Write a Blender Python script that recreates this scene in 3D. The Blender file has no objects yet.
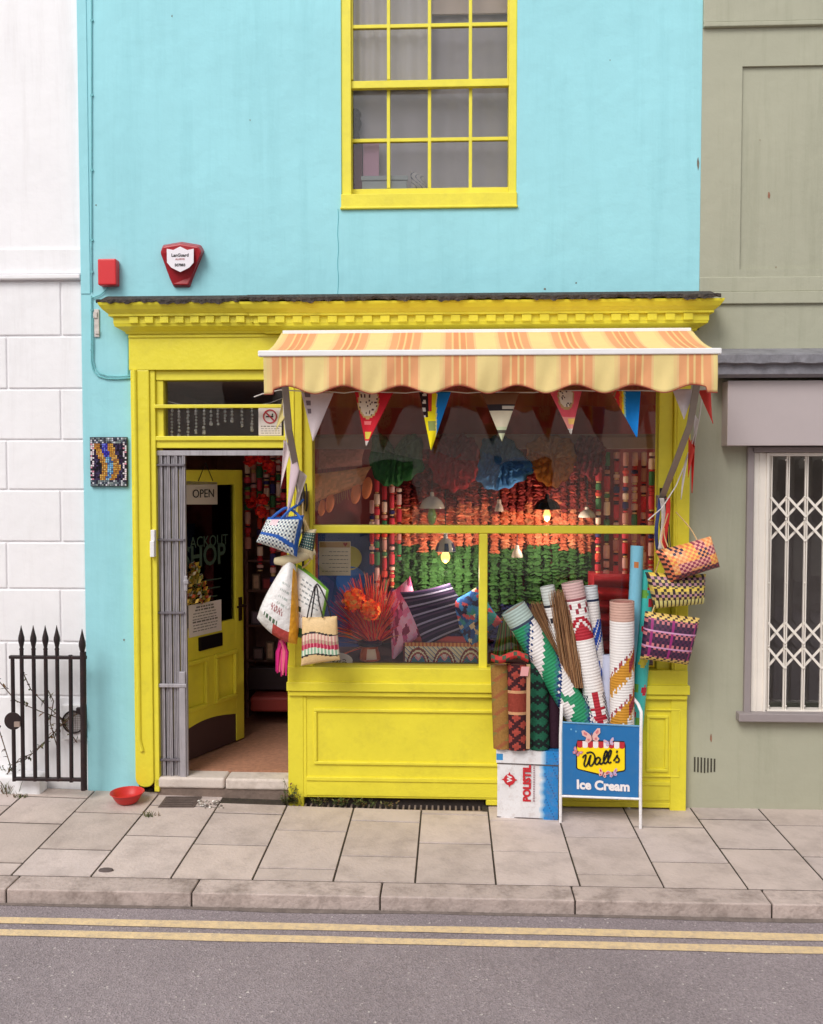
import bpy, bmesh, math, random
from mathutils import Vector, Matrix
R = math.radians
rnd = random.Random(11)
scene = bpy.context.scene
col = scene.collection

# ------------------------------------------------------------------ camera
F, D, TH, PH = 930.0, 6.2, R(2.45), R(2.4)
fwd = Vector((-math.sin(TH)*math.cos(PH), math.cos(TH)*math.cos(PH), -math.sin(PH)))
rgt = Vector((math.cos(TH), math.sin(TH), 0))
upv = rgt.cross(fwd)
def ray(px, py): return fwd*F + rgt*(px-411.5) + upv*(512-py)
_d = ray(400, 803)
CAM = Vector((0, -D, -_d.z/_d.y*D))
def at(px, py, Y):                     # the point of the street scene at depth Y behind (-: before) the facade
    d = ray(px, py); return CAM + d*((Y-CAM.y)/d.y)
def atz(px, py, z=0.0):                # the point on a level surface of height z
    d = ray(px, py); return CAM + d*((z-CAM.z)/d.z)
def atg(px, py):                       # the point of the pavement seen at a pixel
    p = atz(px, py)
    for _ in range(8): p = atz(px, py, slope(p.x, p.y))
    return p
def X(px, Y=0.0, py=500): return at(px, py, Y).x
def Z(py, Y=0.0, px=411): return at(px, py, Y).z

cd = bpy.data.cameras.new('camera'); cam = bpy.data.objects.new('camera', cd); col.objects.link(cam)
cam.location = CAM
cam.rotation_euler = Matrix((rgt, upv, -fwd)).transposed().to_euler()
cd.sensor_fit = 'VERTICAL'; cd.sensor_height = 36; cd.lens = F/1024*36
cd.clip_end = 2000; cd.clip_start = 0.05
scene.camera = cam

# ------------------------------------------------------------------ colour and materials
def lin(c):
    return tuple(((v/255)/12.92 if v/255 <= .04045 else ((v/255+.055)/1.055)**2.4) for v in c)
def nd(nt, t, **kw):
    n = nt.nodes.new(t)
    for k, v in kw.items():
        if hasattr(n, k): setattr(n, k, v)
        else: n.inputs[k].default_value = v
    return n
def mat(name, rgb=None, rough=.6, var=.06, vscale=3.0, bump=0.0, bscale=40.0, metal=0.0, attr=False, spec=.4,
        dirt=None, dirt_amt=0.0, dscale=2.0, dlo=.5, gain=1.0, transl=0.0, weave=0, trans=0.0, emit=None, estr=0.0, coat=0.0, streak=False):
    m = bpy.data.materials.new(name); m.use_nodes = True
    nt = m.node_tree; nt.nodes.clear(); L = nt.links.new
    out = nd(nt, 'ShaderNodeOutputMaterial'); b = nd(nt, 'ShaderNodeBsdfPrincipled')
    L(b.outputs[0], out.inputs[0])
    b.inputs['Roughness'].default_value = rough; b.inputs['Metallic'].default_value = metal
    b.inputs['Specular IOR Level'].default_value = spec; b.inputs['Coat Weight'].default_value = coat
    tc = nd(nt, 'ShaderNodeTexCoord')
    src = tc.outputs['Object']
    if attr:
        a = nd(nt, 'ShaderNodeAttribute', attribute_name='Col'); c = a.outputs['Color']
    else:
        a = nd(nt, 'ShaderNodeRGB'); a.outputs[0].default_value = (*lin(rgb), 1); c = a.outputs[0]
    if var:
        n = nd(nt, 'ShaderNodeTexNoise'); n.inputs['Scale'].default_value = vscale; n.inputs['Detail'].default_value = 6
        n.inputs['Roughness'].default_value = .65
        L(src, n.inputs['Vector'])
        mr = nd(nt, 'ShaderNodeMapRange'); L(n.outputs[0], mr.inputs[0])
        mr.inputs[1].default_value = .3; mr.inputs[2].default_value = .7
        mr.inputs[3].default_value = gain*(1-var); mr.inputs[4].default_value = gain*(1+var)
        h = nd(nt, 'ShaderNodeHueSaturation'); L(c, h.inputs['Color']); L(mr.outputs[0], h.inputs['Value']); c = h.outputs[0]
    if dirt:
        n = nd(nt, 'ShaderNodeTexNoise'); n.inputs['Scale'].default_value = dscale; n.inputs['Detail'].default_value = 9
        n.inputs['Roughness'].default_value = .72
        if streak:
            mp = nd(nt, 'ShaderNodeMapping'); mp.inputs['Scale'].default_value = (5, 5, .35); L(src, mp.inputs[0]); L(mp.outputs[0], n.inputs['Vector'])
        else: L(src, n.inputs['Vector'])
        mr = nd(nt, 'ShaderNodeMapRange'); L(n.outputs[0], mr.inputs[0])
        mr.inputs[1].default_value = dlo; mr.inputs[2].default_value = dlo+.28; mr.inputs[3].default_value = 0; mr.inputs[4].default_value = dirt_amt
        mx = nd(nt, 'ShaderNodeMix', data_type='RGBA'); L(mr.outputs[0], mx.inputs[0]); L(c, mx.inputs[6])
        mx.inputs[7].default_value = (*lin(dirt), 1); c = mx.outputs[2]
    L(c, b.inputs['Base Color'])
    hsrc = None
    if weave:
        w = nd(nt, 'ShaderNodeTexWave'); w.wave_type = 'BANDS'; w.bands_direction = 'Y'
        w.inputs['Scale'].default_value = weave; w.inputs['Distortion'].default_value = .4
        L(tc.outputs['UV'], w.inputs['Vector']); hsrc = w.outputs[1]; bs = .5; bd = .004
    elif bump:
        n = nd(nt, 'ShaderNodeTexNoise'); n.inputs['Scale'].default_value = bscale; n.inputs['Detail'].default_value = 8
        L(src, n.inputs['Vector']); hsrc = n.outputs[0]; bs = 1.0; bd = bump
    if hsrc:
        bp = nd(nt, 'ShaderNodeBump'); bp.inputs['Strength'].default_value = bs; bp.inputs['Distance'].default_value = bd
        L(hsrc, bp.inputs['Height']); L(bp.outputs[0], b.inputs['Normal'])
    if transl:
        tl = nd(nt, 'ShaderNodeBsdfTranslucent'); L(c, tl.inputs[0]); ms = nd(nt, 'ShaderNodeMixShader'); ms.inputs[0].default_value = transl
        L(b.outputs[0], ms.inputs[1]); L(tl.outputs[0], ms.inputs[2]); L(ms.outputs[0], out.inputs[0])
    if trans: b.inputs['Transmission Weight'].default_value = trans
    if emit:
        b.inputs['Emission Color'].default_value = (*lin(emit), 1); b.inputs['Emission Strength'].default_value = estr
    return m
def glass_mat(name, tint=(1, 1, 1), refl=1.0, ripple=.0006):
    m = bpy.data.materials.new(name); m.use_nodes = True
    nt = m.node_tree; nt.nodes.clear(); L = nt.links.new
    out = nd(nt, 'ShaderNodeOutputMaterial'); mx = nd(nt, 'ShaderNodeMixShader')
    t = nd(nt, 'ShaderNodeBsdfTransparent'); t.inputs[0].default_value = (*tint, 1)
    g = nd(nt, 'ShaderNodeBsdfGlossy'); g.inputs['Roughness'].default_value = .01
    fr = nd(nt, 'ShaderNodeFresnel'); fr.inputs[0].default_value = 1.52
    mu = nd(nt, 'ShaderNodeMath', operation='MULTIPLY'); mu.inputs[1].default_value = refl; mu.use_clamp = True
    n = nd(nt, 'ShaderNodeTexNoise'); n.inputs['Scale'].default_value = 3
    tc = nd(nt, 'ShaderNodeTexCoord'); L(tc.outputs['Object'], n.inputs['Vector'])
    bp = nd(nt, 'ShaderNodeBump'); bp.inputs['Strength'].default_value = .5; bp.inputs['Distance'].default_value = ripple*8
    L(n.outputs[0], bp.inputs['Height']); L(bp.outputs[0], g.inputs['Normal'])
    L(fr.outputs[0], mu.inputs[0]); L(mu.outputs[0], mx.inputs[0]); L(t.outputs[0], mx.inputs[1]); L(g.outputs[0], mx.inputs[2])
    L(mx.outputs[0], out.inputs[0]); return m

# ------------------------------------------------------------------ mesh builder
class MB:
    def __init__(s): s.v = []; s.f = []; s.c = []; s.uv = []
    def add(s, vs, fs, c=None, uvs=None):
        n = len(s.v); s.v += [tuple(v) for v in vs]
        for k, f in enumerate(fs):
            s.f.append(tuple(i+n for i in f))
            s.c.append(c[k] if isinstance(c, list) else c)
            s.uv.append(uvs[k] if uvs else None)
        return s
    def box(s, x0, x1, y0, y1, z0, z1, c=None):
        if x0 > x1: x0, x1 = x1, x0
        if y0 > y1: y0, y1 = y1, y0
        if z0 > z1: z0, z1 = z1, z0
        vs = [(x, y, z) for x in (x0, x1) for y in (y0, y1) for z in (z0, z1)]
        return s.add(vs, [(0,1,3,2),(4,6,7,5),(0,4,5,1),(2,3,7,6),(0,2,6,4),(1,5,7,3)], c)
    def pbox(s, px0, py0, px1, py1, yf, yb, c=None):
        m = (px0+px1)/2; q = (py0+py1)/2
        return s.box(at(px0, q, yf).x, at(px1, q, yf).x, yf, yb, at(m, py1, yf).z, at(m, py0, yf).z, c)
    def fbox(s, o, r, u, w, h, t, c=None):          # box on a frame: origin, right, up
        n = r.cross(u); vs = []
        for a in (0, w):
            for k in (0, -t):
                for b in (0, h): vs.append(o + r*a + u*b + n*k)
        return s.add(vs, [(0,1,3,2),(4,6,7,5),(0,4,5,1),(2,3,7,6),(0,2,6,4),(1,5,7,3)], c)
    def prism(s, pts, y0, y1, c=None):              # pts (x,z)
        n = len(pts)
        vs = [(x, y0, z) for x, z in pts] + [(x, y1, z) for x, z in pts]
        fs = [tuple(range(n)), tuple(range(2*n-1, n-1, -1))] + [(i, i+n, (i+1) % n+n, (i+1) % n) for i in range(n)]
        return s.add(vs, fs, c)
    def pprism(s, pp, yf, yb, c=None): return s.prism([(at(a, b, yf).x, at(a, b, yf).z) for a, b in pp], yf, yb, c)
    def flat(s, pts, n, t, c=None):                 # polygon of 3-D points given thickness along n
        k = len(pts); vs = [Vector(p) for p in pts] + [Vector(p)-n*t for p in pts]
        fs = [tuple(range(k)), tuple(range(2*k-1, k-1, -1))] + [(i, i+k, (i+1) % k+k, (i+1) % k) for i in range(k)]
        return s.add(vs, fs, c)
    def tube(s, pts, r, n=8, c=None, cap=True):
        pts = [Vector(p) for p in pts]; vs = []; k = len(pts); a = None
        for i, p in enumerate(pts):
            t = (pts[min(i+1, k-1)]-pts[max(i-1, 0)])
            t = t.normalized() if t.length > 1e-9 else Vector((0, 0, 1))
            if a is None: a = t.orthogonal().normalized()
            a = (a - t*a.dot(t)); a = a.normalized() if a.length > 1e-6 else t.orthogonal().normalized()
            b = t.cross(a); rr = r[i] if isinstance(r, (list, tuple)) else r
            vs += [p + (a*math.cos(q*2*math.pi/n) + b*math.sin(q*2*math.pi/n))*rr for q in range(n)]
        fs = [(i*n+q, i*n+(q+1) % n, (i+1)*n+(q+1) % n, (i+1)*n+q) for i in range(k-1) for q in range(n)]
        if cap: fs += [tuple(range(n-1, -1, -1)), tuple((k-1)*n+q for q in range(n))]
        return s.add(vs, fs, c)
    def lathe(s, prof, o, n=24, c=None, ax=None):   # prof (r, h) about an axis from o
        ax = Vector(ax or (0, 0, 1)).normalized(); a = ax.orthogonal().normalized(); b = ax.cross(a); o = Vector(o); vs = []
        for r, h in prof:
            vs += [o + ax*h + (a*math.cos(q*2*math.pi/n)+b*math.sin(q*2*math.pi/n))*max(r, 1e-4) for q in range(n)]
        k = len(prof)
        cc = None
        fs = [(i*n+q, i*n+(q+1) % n, (i+1)*n+(q+1) % n, (i+1)*n+q) for i in range(k-1) for q in range(n)]
        if callable(c): cc = [c(i/(k-1), q/n) for i in range(k-1) for q in range(n)]
        else: cc = c
        return s.add(vs, fs, cc)
    def grid(s, fn, nu, nv, cf=None, closeu=False):
        nn = nu if closeu else nu+1; vs = []; fs = []; cs = []; us = []
        for j in range(nv+1):
            for i in range(nn): vs.append(fn(i/nu, j/nv))
        for j in range(nv):
            for i in range(nu):
                i2 = (i+1) % nn
                fs.append((j*nn+i, j*nn+i2, (j+1)*nn+i2, (j+1)*nn+i))
                cs.append(cf(i/nu+.5/nu, j/nv+.5/nv, i, j) if cf else None)
                us.append(((i/nu, j/nv), ((i+1)/nu, j/nv), ((i+1)/nu, (j+1)/nv), (i/nu, (j+1)/nv)))
        return s.add(vs, fs, cs, us)
    def pillow(s, q, t, nu=24, nv=20, cf=None, pw=.5, pinch=.06, back=1.0, sag=0):
        tl, tr, br, bl = [Vector(p) for p in q]; n = (tr-tl).cross(tl-bl).normalized()
        def P(u, v, sgn):
            a, b = 2*u-1, 2*v-1
            uu = .5 + (u-.5)*(1-pinch*(1-b*b)); vv = .5 + (v-.5)*(1-pinch*(1-a*a))
            p = (tl*(1-uu)+tr*uu)*(1-vv) + (bl*(1-uu)+br*uu)*vv
            h = max(0, (1-a*a)*(1-b*b))**pw
            p = p + n*(t*h*sgn); p.z -= sag*(1-a*a)*v; return p
        s.grid(lambda u, v: P(u, v, 1), nu, nv, cf)
        s.grid(lambda u, v: P(1-u, v, -back), nu, nv, (lambda u, v, i, j: cf(1-u, v, nu-1-i, j)) if cf else None)
        return s

ORG = {}
def build(name, mb, m, parent=None, smooth=0, bevel=0.0, solid=0.0, origin=None, seg=2, weld=False):
    xs = [v[0] for v in mb.v]; ys = [v[1] for v in mb.v]; zs = [v[2] for v in mb.v]
    if origin is None: origin = Vector(((min(xs)+max(xs))/2, (min(ys)+max(ys))/2, min(zs)))
    origin = Vector(origin)
    me = bpy.data.meshes.new(name)
    me.from_pydata([Vector(v)-origin for v in mb.v], [], mb.f)
    if any(u for u in mb.uv):
        ul = me.uv_layers.new(name='UVMap')
        for p, u in zip(me.polygons, mb.uv):
            if u:
                for k, li in enumerate(p.loop_indices): ul.data[li].uv = u[k % 4]
    if any(c is not None for c in mb.c):
        ca = me.color_attributes.new('Col', 'FLOAT_COLOR', 'CORNER')
        for p, c in zip(me.polygons, mb.c):
            cc = (*(c or (.5, .5, .5)), 1)
            for li in p.loop_indices: ca.data[li].color = cc
    bm = bmesh.new(); bm.from_mesh(me)
    if weld: bmesh.ops.remove_doubles(bm, verts=bm.verts, dist=1e-5)
    bmesh.ops.recalc_face_normals(bm, faces=bm.faces); bm.to_mesh(me); bm.free()
    me.materials.append(m)
    if smooth:
        for p in me.polygons: p.use_smooth = True
        me.set_sharp_from_angle(angle=R(smooth))
    o = bpy.data.objects.new(name, me); col.objects.link(o)
    ORG[o] = origin
    if parent: o.parent = parent; o.location = origin - ORG[parent]
    else: o.location = origin
    if bevel:
        b = o.modifiers.new('bevel', 'BEVEL'); b.width = bevel; b.segments = seg; b.limit_method = 'ANGLE'; b.angle_limit = R(35)
        b.harden_normals = False
    if solid:
        b = o.modifiers.new('solid', 'SOLIDIFY'); b.thickness = solid; b.offset = 0
    return o
def tag(o, label=None, cat=None, group=None, kind=None):
    if label: o['label'] = label
    if cat: o['category'] = cat
    if group: o['group'] = group
    if kind: o['kind'] = kind
    return o
def thing(name, loc, label, cat, group=None):
    o = bpy.data.objects.new(name, None); col.objects.link(o); o.empty_display_size = .05
    o.location = loc; ORG[o] = Vector(loc); return tag(o, label, cat, group)
def text(name, s, size, o, r, u, m, parent, ext=.0008, align='LEFT', bold=0.0, shear=0.0, sx=1.0, space=1.0):
    cu = bpy.data.curves.new(name, 'FONT'); cu.body = s; cu.size = size; cu.extrude = ext; cu.align_x = align
    cu.offset = bold; cu.shear = shear; cu.space_character = space; cu.resolution_u = 3
    t = bpy.data.objects.new('tmp', cu); col.objects.link(t)
    dg = bpy.context.evaluated_depsgraph_get(); dg.update()
    me = bpy.data.meshes.new_from_object(t.evaluated_get(dg))
    bpy.data.objects.remove(t)
    n = r.cross(u); o = Vector(o)
    for v in me.vertices: v.co = r*(v.co.x*sx) + u*v.co.y + n*v.co.z
    me.materials.clear(); me.materials.append(m)
    ob = bpy.data.objects.new(name, me); col.objects.link(ob); ORG[ob] = o
    ob.parent = parent; ob.location = o - ORG[parent]; return ob
VX, VZ = Vector((1, 0, 0)), Vector((0, 0, 1)); NF = Vector((0, -1, 0))

# shared materials
YEL = mat('yellow_paint', (231, 217, 60), .42, .07, 2.0, bump=.003, bscale=26, dirt=(170, 154, 60), dirt_amt=.32, dscale=5, dlo=.52, spec=.4)
YEL2 = mat('yellow_frame_paint', (232, 219, 66), .42, .07, 5, bump=.0015, bscale=40, dirt=(176, 160, 70), dirt_amt=.22, dscale=8)
BLUE = mat('turquoise_render', (158, 217, 226), .75, .045, 1.3, bump=.007, bscale=7, dirt=(130, 190, 198), dirt_amt=.35, dscale=1.7, dlo=.47, spec=.2, streak=True)
WHITE_R = mat('white_render', (240, 238, 240), .75, .03, 2, bump=.004, bscale=14, dirt=(190, 182, 180), dirt_amt=.25, dscale=2.4, spec=.2, streak=True)
GREEN_R = mat('sage_render', (172, 171, 151), .7, .04, 1.5, bump=.005, bscale=10, dirt=(128, 130, 108), dirt_amt=.35, dscale=2, spec=.25, streak=True)
LEAD = mat('lead', (128, 126, 132), .6, .2, 12, bump=.006, bscale=30, dirt=(70, 66, 66), dirt_amt=.6, dscale=8)
FLASH = mat('mossy_flashing', (66, 58, 54), .9, .45, 40, bump=.02, bscale=60, dirt=(130, 116, 98), dirt_amt=.6, dscale=30)
WPAINT = mat('white_metal_paint', (238, 236, 236), .4, .03, 8)
CREAM = mat('cream_metal_paint', (236, 228, 218), .45, .04, 8)
MAUVE = mat('mauve_grey_paint', (150, 140, 140), .55, .04, 6, bump=.001, bscale=60)
MAUVE2 = mat('pale_mauve_paint', (184, 172, 172), .5, .03, 4)
BLACK = mat('black_iron', (38, 26, 28), .5, .2, 20, bump=.002, bscale=60, dirt=(84, 50, 40), dirt_amt=.4, dscale=20)
DARK = mat('dark_interior', (58, 40, 44), .8, .15, 3)
STEEL = mat('galvanised_grey', (176, 171, 176), .5, .12, 14, metal=.3, dirt=(96, 88, 84), dirt_amt=.6, dscale=9, streak=True)
STONE = mat('step_stone', (214, 200, 190), .75, .08, 6, bump=.004, bscale=30, dirt=(140, 124, 110), dirt_amt=.6, dscale=7)
COLM = mat('coloured_cloth', attr=True, rough=.8, var=.06, vscale=30, bump=.001, bscale=150, spec=.2)
COLI = mat('brightened_cloth', attr=True, rough=.8, var=.06, vscale=30, bump=.001, bscale=150, spec=.2, gain=1.7)  # same cloth with its colour brightened to make up for the dim interior
PLASTI = mat('brightened_gloss', attr=True, rough=.35, var=.04, vscale=10, gain=1.6)  # gloss colour raised as if the window display were better lit
WOVEN = mat('woven_plastic', attr=True, rough=.45, var=.06, vscale=40, bump=.003, bscale=160, spec=.4)
MATW = mat('woven_mat', attr=True, rough=.6, var=.05, vscale=30, weave=22, spec=.3)
CANVAS = mat('awning_canvas', attr=True, rough=.85, transl=.20, var=.05, vscale=4, bump=.0008, bscale=200, spec=.15, dirt=(190, 150, 110), dirt_amt=.3, dscale=4)
PLASTIC = mat('coloured_gloss', attr=True, rough=.35, var=.04, vscale=10)
PAPER = mat('paper', attr=True, rough=.8, var=.03, vscale=12, spec=.2)
INK = mat('black_ink', (30, 26, 28), .6, 0)
GREYINK = mat('grey_ink', (110, 104, 104), .7, 0)
GLASS = glass_mat('window_glass', (.985, .985, .985), 1.35)
C = lambda *a: lin(a)
# ------------------------------------------------------------------ world and light
w = bpy.data.worlds.new('World'); scene.world = w; w.use_nodes = True
nt = w.node_tree; nt.nodes.clear()
sun_dir = Vector((.40, .74, -.86)).normalized()
sk = nd(nt, 'ShaderNodeTexSky', sky_type='NISHITA'); sk.sun_disc = False
sk.sun_elevation = math.asin(-sun_dir.z); sk.sun_rotation = math.atan2(-sun_dir.x, -sun_dir.y)
sk.air_density = 1.0; sk.dust_density = 1.2; sk.ozone_density = 1.0
hs = nd(nt, 'ShaderNodeHueSaturation'); hs.inputs['Saturation'].default_value = .10
bg = nd(nt, 'ShaderNodeBackground'); bg.inputs[1].default_value = .15
wo = nd(nt, 'ShaderNodeOutputWorld')
nt.links.new(sk.outputs[0], hs.inputs['Color']); nt.links.new(hs.outputs[0], bg.inputs[0]); nt.links.new(bg.outputs[0], wo.inputs[0])
sl = bpy.data.lights.new('sun', 'SUN'); sl.energy = 1.5; sl.angle = R(28); sl.color = (1, .965, .92)
so = bpy.data.objects.new('sun', sl); col.objects.link(so); so.rotation_euler = sun_dir.to_track_quat('-Z', 'Y').to_euler(); so.location = (-5, -8, 12)
vs_ = scene.view_settings; vs_.view_transform = 'Standard'; vs_.look = 'None'; vs_.gamma = 1; vs_.exposure = 0.36; vs_.use_curve_mapping = False
scene.cycles.max_bounces = 8; scene.cycles.transparent_max_bounces = 12; scene.cycles.sample_clamp_indirect = 4
scene.cycles.caustics_reflective = False; scene.cycles.caustics_refractive = False

# ------------------------------------------------------------------ ground, road, kerb, pavement
yk = atz(400, 897).y                       # front edge of the kerb
yb = atz(400, 882.5).y                     # back edge of the kerb
KH = -at(400, 911.3, yk).z                 # kerb height
def slope(x, y):                           # pavement rises a little to the left along the wall
    t = max(0, min(1, (y-yb)/(0-yb))); return -.022*x*t if x < 0 else 0.0
m = MB(); m.box(-400, 400, -400, -9, -KH-.32, -KH-.30); m.box(-400, 400, -9, 400, -KH-.32, -KH-.30)
tag(build('ground', m, mat('bare_ground', (120, 115, 105), .9)), kind='structure')
ASPH = bpy.data.materials.new('asphalt'); ASPH.use_nodes = True
def asphalt():
    nt = ASPH.node_tree; b = nt.nodes['Principled BSDF']; L = nt.links.new
    tc = nd(nt, 'ShaderNodeTexCoord'); v = nd(nt, 'ShaderNodeTexVoronoi'); v.inputs['Scale'].default_value = 120
    n = nd(nt, 'ShaderNodeTexNoise'); n.inputs['Scale'].default_value = .9; n.inputs['Detail'].default_value = 8; n.inputs['Roughness'].default_value = .7
    n2 = nd(nt, 'ShaderNodeTexNoise'); n2.inputs['Scale'].default_value = 55; n2.inputs['Detail'].default_value = 3
    for q in (v, n, n2): L(tc.outputs['Object'], q.inputs['Vector'])
    r1 = nd(nt, 'ShaderNodeValToRGB'); L(v.outputs['Color'], r1.inputs[0])
    e = r1.color_ramp.elements; e[0].color = (*lin((126, 115, 118)), 1); e[1].color = (*lin((186, 172, 174)), 1)
    x = e.new(.9); x.color = (*lin((160, 147, 150)), 1); x = e.new(.985); x.color = (*lin((216, 206, 200)), 1)
    r2 = nd(nt, 'ShaderNodeMapRange'); L(n.outputs[0], r2.inputs[0]); r2.inputs[1].default_value = .3; r2.inputs[2].default_value = .72
    r2.inputs[3].default_value = .78; r2.inputs[4].default_value = 1.16
    h = nd(nt, 'ShaderNodeHueSaturation'); L(r1.outputs[0], h.inputs['Color']); L(r2.outputs[0], h.inputs['Value'])
    L(h.outputs[0], b.inputs['Base Color']); b.inputs['Roughness'].default_value = .85
    bp = nd(nt, 'ShaderNodeBump'); bp.inputs['Strength'].default_value = .7; bp.inputs['Distance'].default_value = .006
    ad = nd(nt, 'ShaderNodeMath', operation='ADD'); L(v.outputs['Distance'], ad.inputs[0]); L(n2.outputs[0], ad.inputs[1])
    L(ad.outputs[0], bp.inputs['Height']); L(bp.outputs[0], b.inputs['Normal'])
asphalt()
m = MB(); m.box(-60, 60, -9.5, yk, -KH-.25, -KH)
tag(build('road', m, ASPH), kind='structure')
LINE = mat('road_line_paint', (226, 198, 154), .8, .10, 6, bump=.004, bscale=80, dlo=.45, dirt=(170, 152, 142), dirt_amt=.8, dscale=26)
for py in ((925.9, 932.6), (938.4, 945.2)):
    a, b = atz(400, py[0], -KH).y, atz(400, py[1], -KH).y
    m = MB()
    m.grid(lambda u, v: (-12+24*u, a+(b-a)*v+.006*math.sin(u*61+v*2)*(.5+.5*math.sin(u*170)), -KH+.004), 160, 1)
    tag(build('road_line', m, LINE), kind='structure')
PAVE = mat('paving_slab', attr=True, rough=.85, var=.09, vscale=3, bump=.004, bscale=50, dirt=(104, 90, 84), dirt_amt=.42, dscale=4, dlo=.47, spec=.2)
JOINT = mat('joint_soil', (62, 53, 46), .95, .3, 20, bump=.01, bscale=40, dirt=(84, 92, 56), dirt_amt=.5, dscale=8)
KERB = mat('kerb_stone', attr=True, rough=.85, var=.12, vscale=8, bump=.006, bscale=45, dirt=(92, 78, 70), dirt_amt=.75, dscale=7, dlo=.46, spec=.2)
# bed below the joints, following the pavement's fall

xs = [atz(p, q).x for p, q in ((170, 879), (252, 880), (333, 881.5), (415, 883), (496, 883.5), (580, 885), (664, 887), (748, 888.5))]
step = (xs[-1]-xs[0])/(len(xs)-1)
xs = [xs[0]-step*k for k in range(14, 0, -1)] + xs + [xs[-1]+step*k for k in range(1, 12)]
ys_r = random.Random(5); m = MB()
rowy = [[.0, .42, .78], [.0, .22, .62, .9], [.0, .5, .84], [.0, .33, .7]]
pat = {0: [0, .27, .7], 1: [0, .44, .82], 2: [0, .36, .75], 3: [0, .12, .55, .88]}
gx0, gx1 = atz(288, 799).x, atz(482, 806).x     # basement grating
gy0, gy1 = atz(400, 810).y, -.05
m = MB()
def bed(a, b, c, d): m.grid(lambda u, v: (a+(b-a)*u, c+(d-c)*v, slope(a+(b-a)*u, c+(d-c)*v)-.005), 40, 4)
bed(-8, 8, yb, gy0); bed(-8, gx0, gy0, .35); bed(gx1, 8, gy0, .35)
tag(build('pavement_bed', m, JOINT), kind='structure')
m = MB()
def slab(m, x0, x1, y0, y1, g=.0034, zt=0.0, b=.003, gy=.0065):
    cc = ys_r.uniform(.87, 1.06); t = ys_r.uniform(-.03, .03); base = lin((199, 183, 176)); c = (base[0]*cc, base[1]*cc*(1-t*.3), base[2]*cc*(1-t))
    a0, a1, b0, b1 = x0+g, x1-g, y0+gy, y1-gy; dz = ys_r.uniform(-.002, .002)
    P = lambda x, y, z: (x, y, slope(x, y)+z+dz)
    vs = [P(a0, b0, -.012), P(a1, b0, -.012), P(a1, b1, -.012), P(a0, b1, -.012), P(a0+b, b0+b, zt), P(a1-b, b0+b, zt), P(a1-b, b1-b, zt), P(a0+b, b1-b, zt)]
    m.add(vs, [(4,5,6,7), (0,1,5,4), (1,2,6,5), (2,3,7,6), (3,0,4,7)], c)
k = 0
for x0, x1 in zip(xs[:-1], xs[1:]):
    cuts = [yb + f*(0.02-yb) for f in pat[k % 4]] + [0.02]; k += 1
    for a, b in zip(cuts[:-1], cuts[1:]):
        if x1 > gx0 and x0 < gx1 and b > gy0:
            b = gy0
            if b-a < .03: continue
        slab(m, x0, x1, a, b)
tag(build('pavement', m, PAVE), kind='structure')
m = MB(); kx = [atz(190, 895).x, atz(380, 897).x, atz(575, 899).x, atz(770, 901).x]; ks = kx[1]-kx[0]
kx = [kx[0]-ks*i for i in range(6, 0, -1)] + kx + [kx[-1]+ks*i for i in range(1, 6)]
for a, b in zip(kx[:-1], kx[1:]):
    c = ys_r.uniform(.9, 1.06); c = tuple(v*c for v in lin((190, 173, 166)))
    nseg = 10; g = .004
    for i in range(1):
        m.box(a+g, b-g, yk, yb-.004, -KH-.1, .001, c)
ko = build('kerb', m, KERB, bevel=.008, seg=3); tag(ko, kind='structure')
# kerb bed so that the joints are dark, and the gutter grime strip
m = MB(); m.box(-12, 12, yk+.012, yb+.02, -KH-.1, -.012); tag(build('kerb_bed', m, JOINT), kind='structure')
m = MB(); m.grid(lambda u, v: (-12+24*u, yk-.004-(.020+.014*abs(math.sin(u*37)+math.sin(u*91)*.6))*v, -KH+.003*(1-v)+.002), 220, 2)
tag(build('gutter_silt', m, mat('gutter_silt', (118, 106, 100), .95, .3, 14, bump=.006, bscale=50)), kind='structure')

# ------------------------------------------------------------------ white house on the left
xb = X(82.5, 0, 400)                             # blue / white boundary
wh = thing('white_house', (xb-3, .2, 0), 'white rendered house with mock stone blocks, left of the turquoise shop', 'house')
m = MB(); m.box(-9, xb-.001, .040, .4, -.4, 8.5); build('wall', m, WHITE_R, wh)
m = MB(); zb = Z(281, .03, 40)
rows = [281, 336, 389, 440, 490, 542, 589, 642, 696]
joints = [61, 7, 61, 7, 60, 8, 60]
wb = X(61, .03) - X(7, .03)
def blk(x0, x1, z0, z1, t=0.02):
    g = .006; x0 += g; x1 -= g; z0 += g; z1 -= g
    m.box(x0, x1, .03, .07, z0, z1)
for i in range(8):
    z1, z0 = Z(rows[i], .03, 40), Z(rows[i+1], .03, 40)
    xj = X(61 if i % 2 == 0 else 7, .03, (rows[i]+rows[i+1])/2)
    x = xj
    blk(xj, min(xj+wb*2, xb-.003) if i % 2 == 0 else xb-.003, z0, z1)
    if i % 2 == 1: pass
    k = xj; wd = .72
    while k > -8: blk(k-wd, k, z0, z1); k -= wd
m.box(-9, xb-.003, .03, .07, -.3, Z(697, .03, 40))
build('stone_blocks', m, WHITE_R, wh, bevel=.007)
m = MB()
m.box(-9, xb-.002, .025, .06, Z(273, 0, 40), Z(248, 0, 40)); m.box(-9, xb-.002, -.012, .06, Z(279, 0, 40), Z(274.5, 0, 40)); 
build('string_course', m, WHITE_R, wh, bevel=.006)

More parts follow.
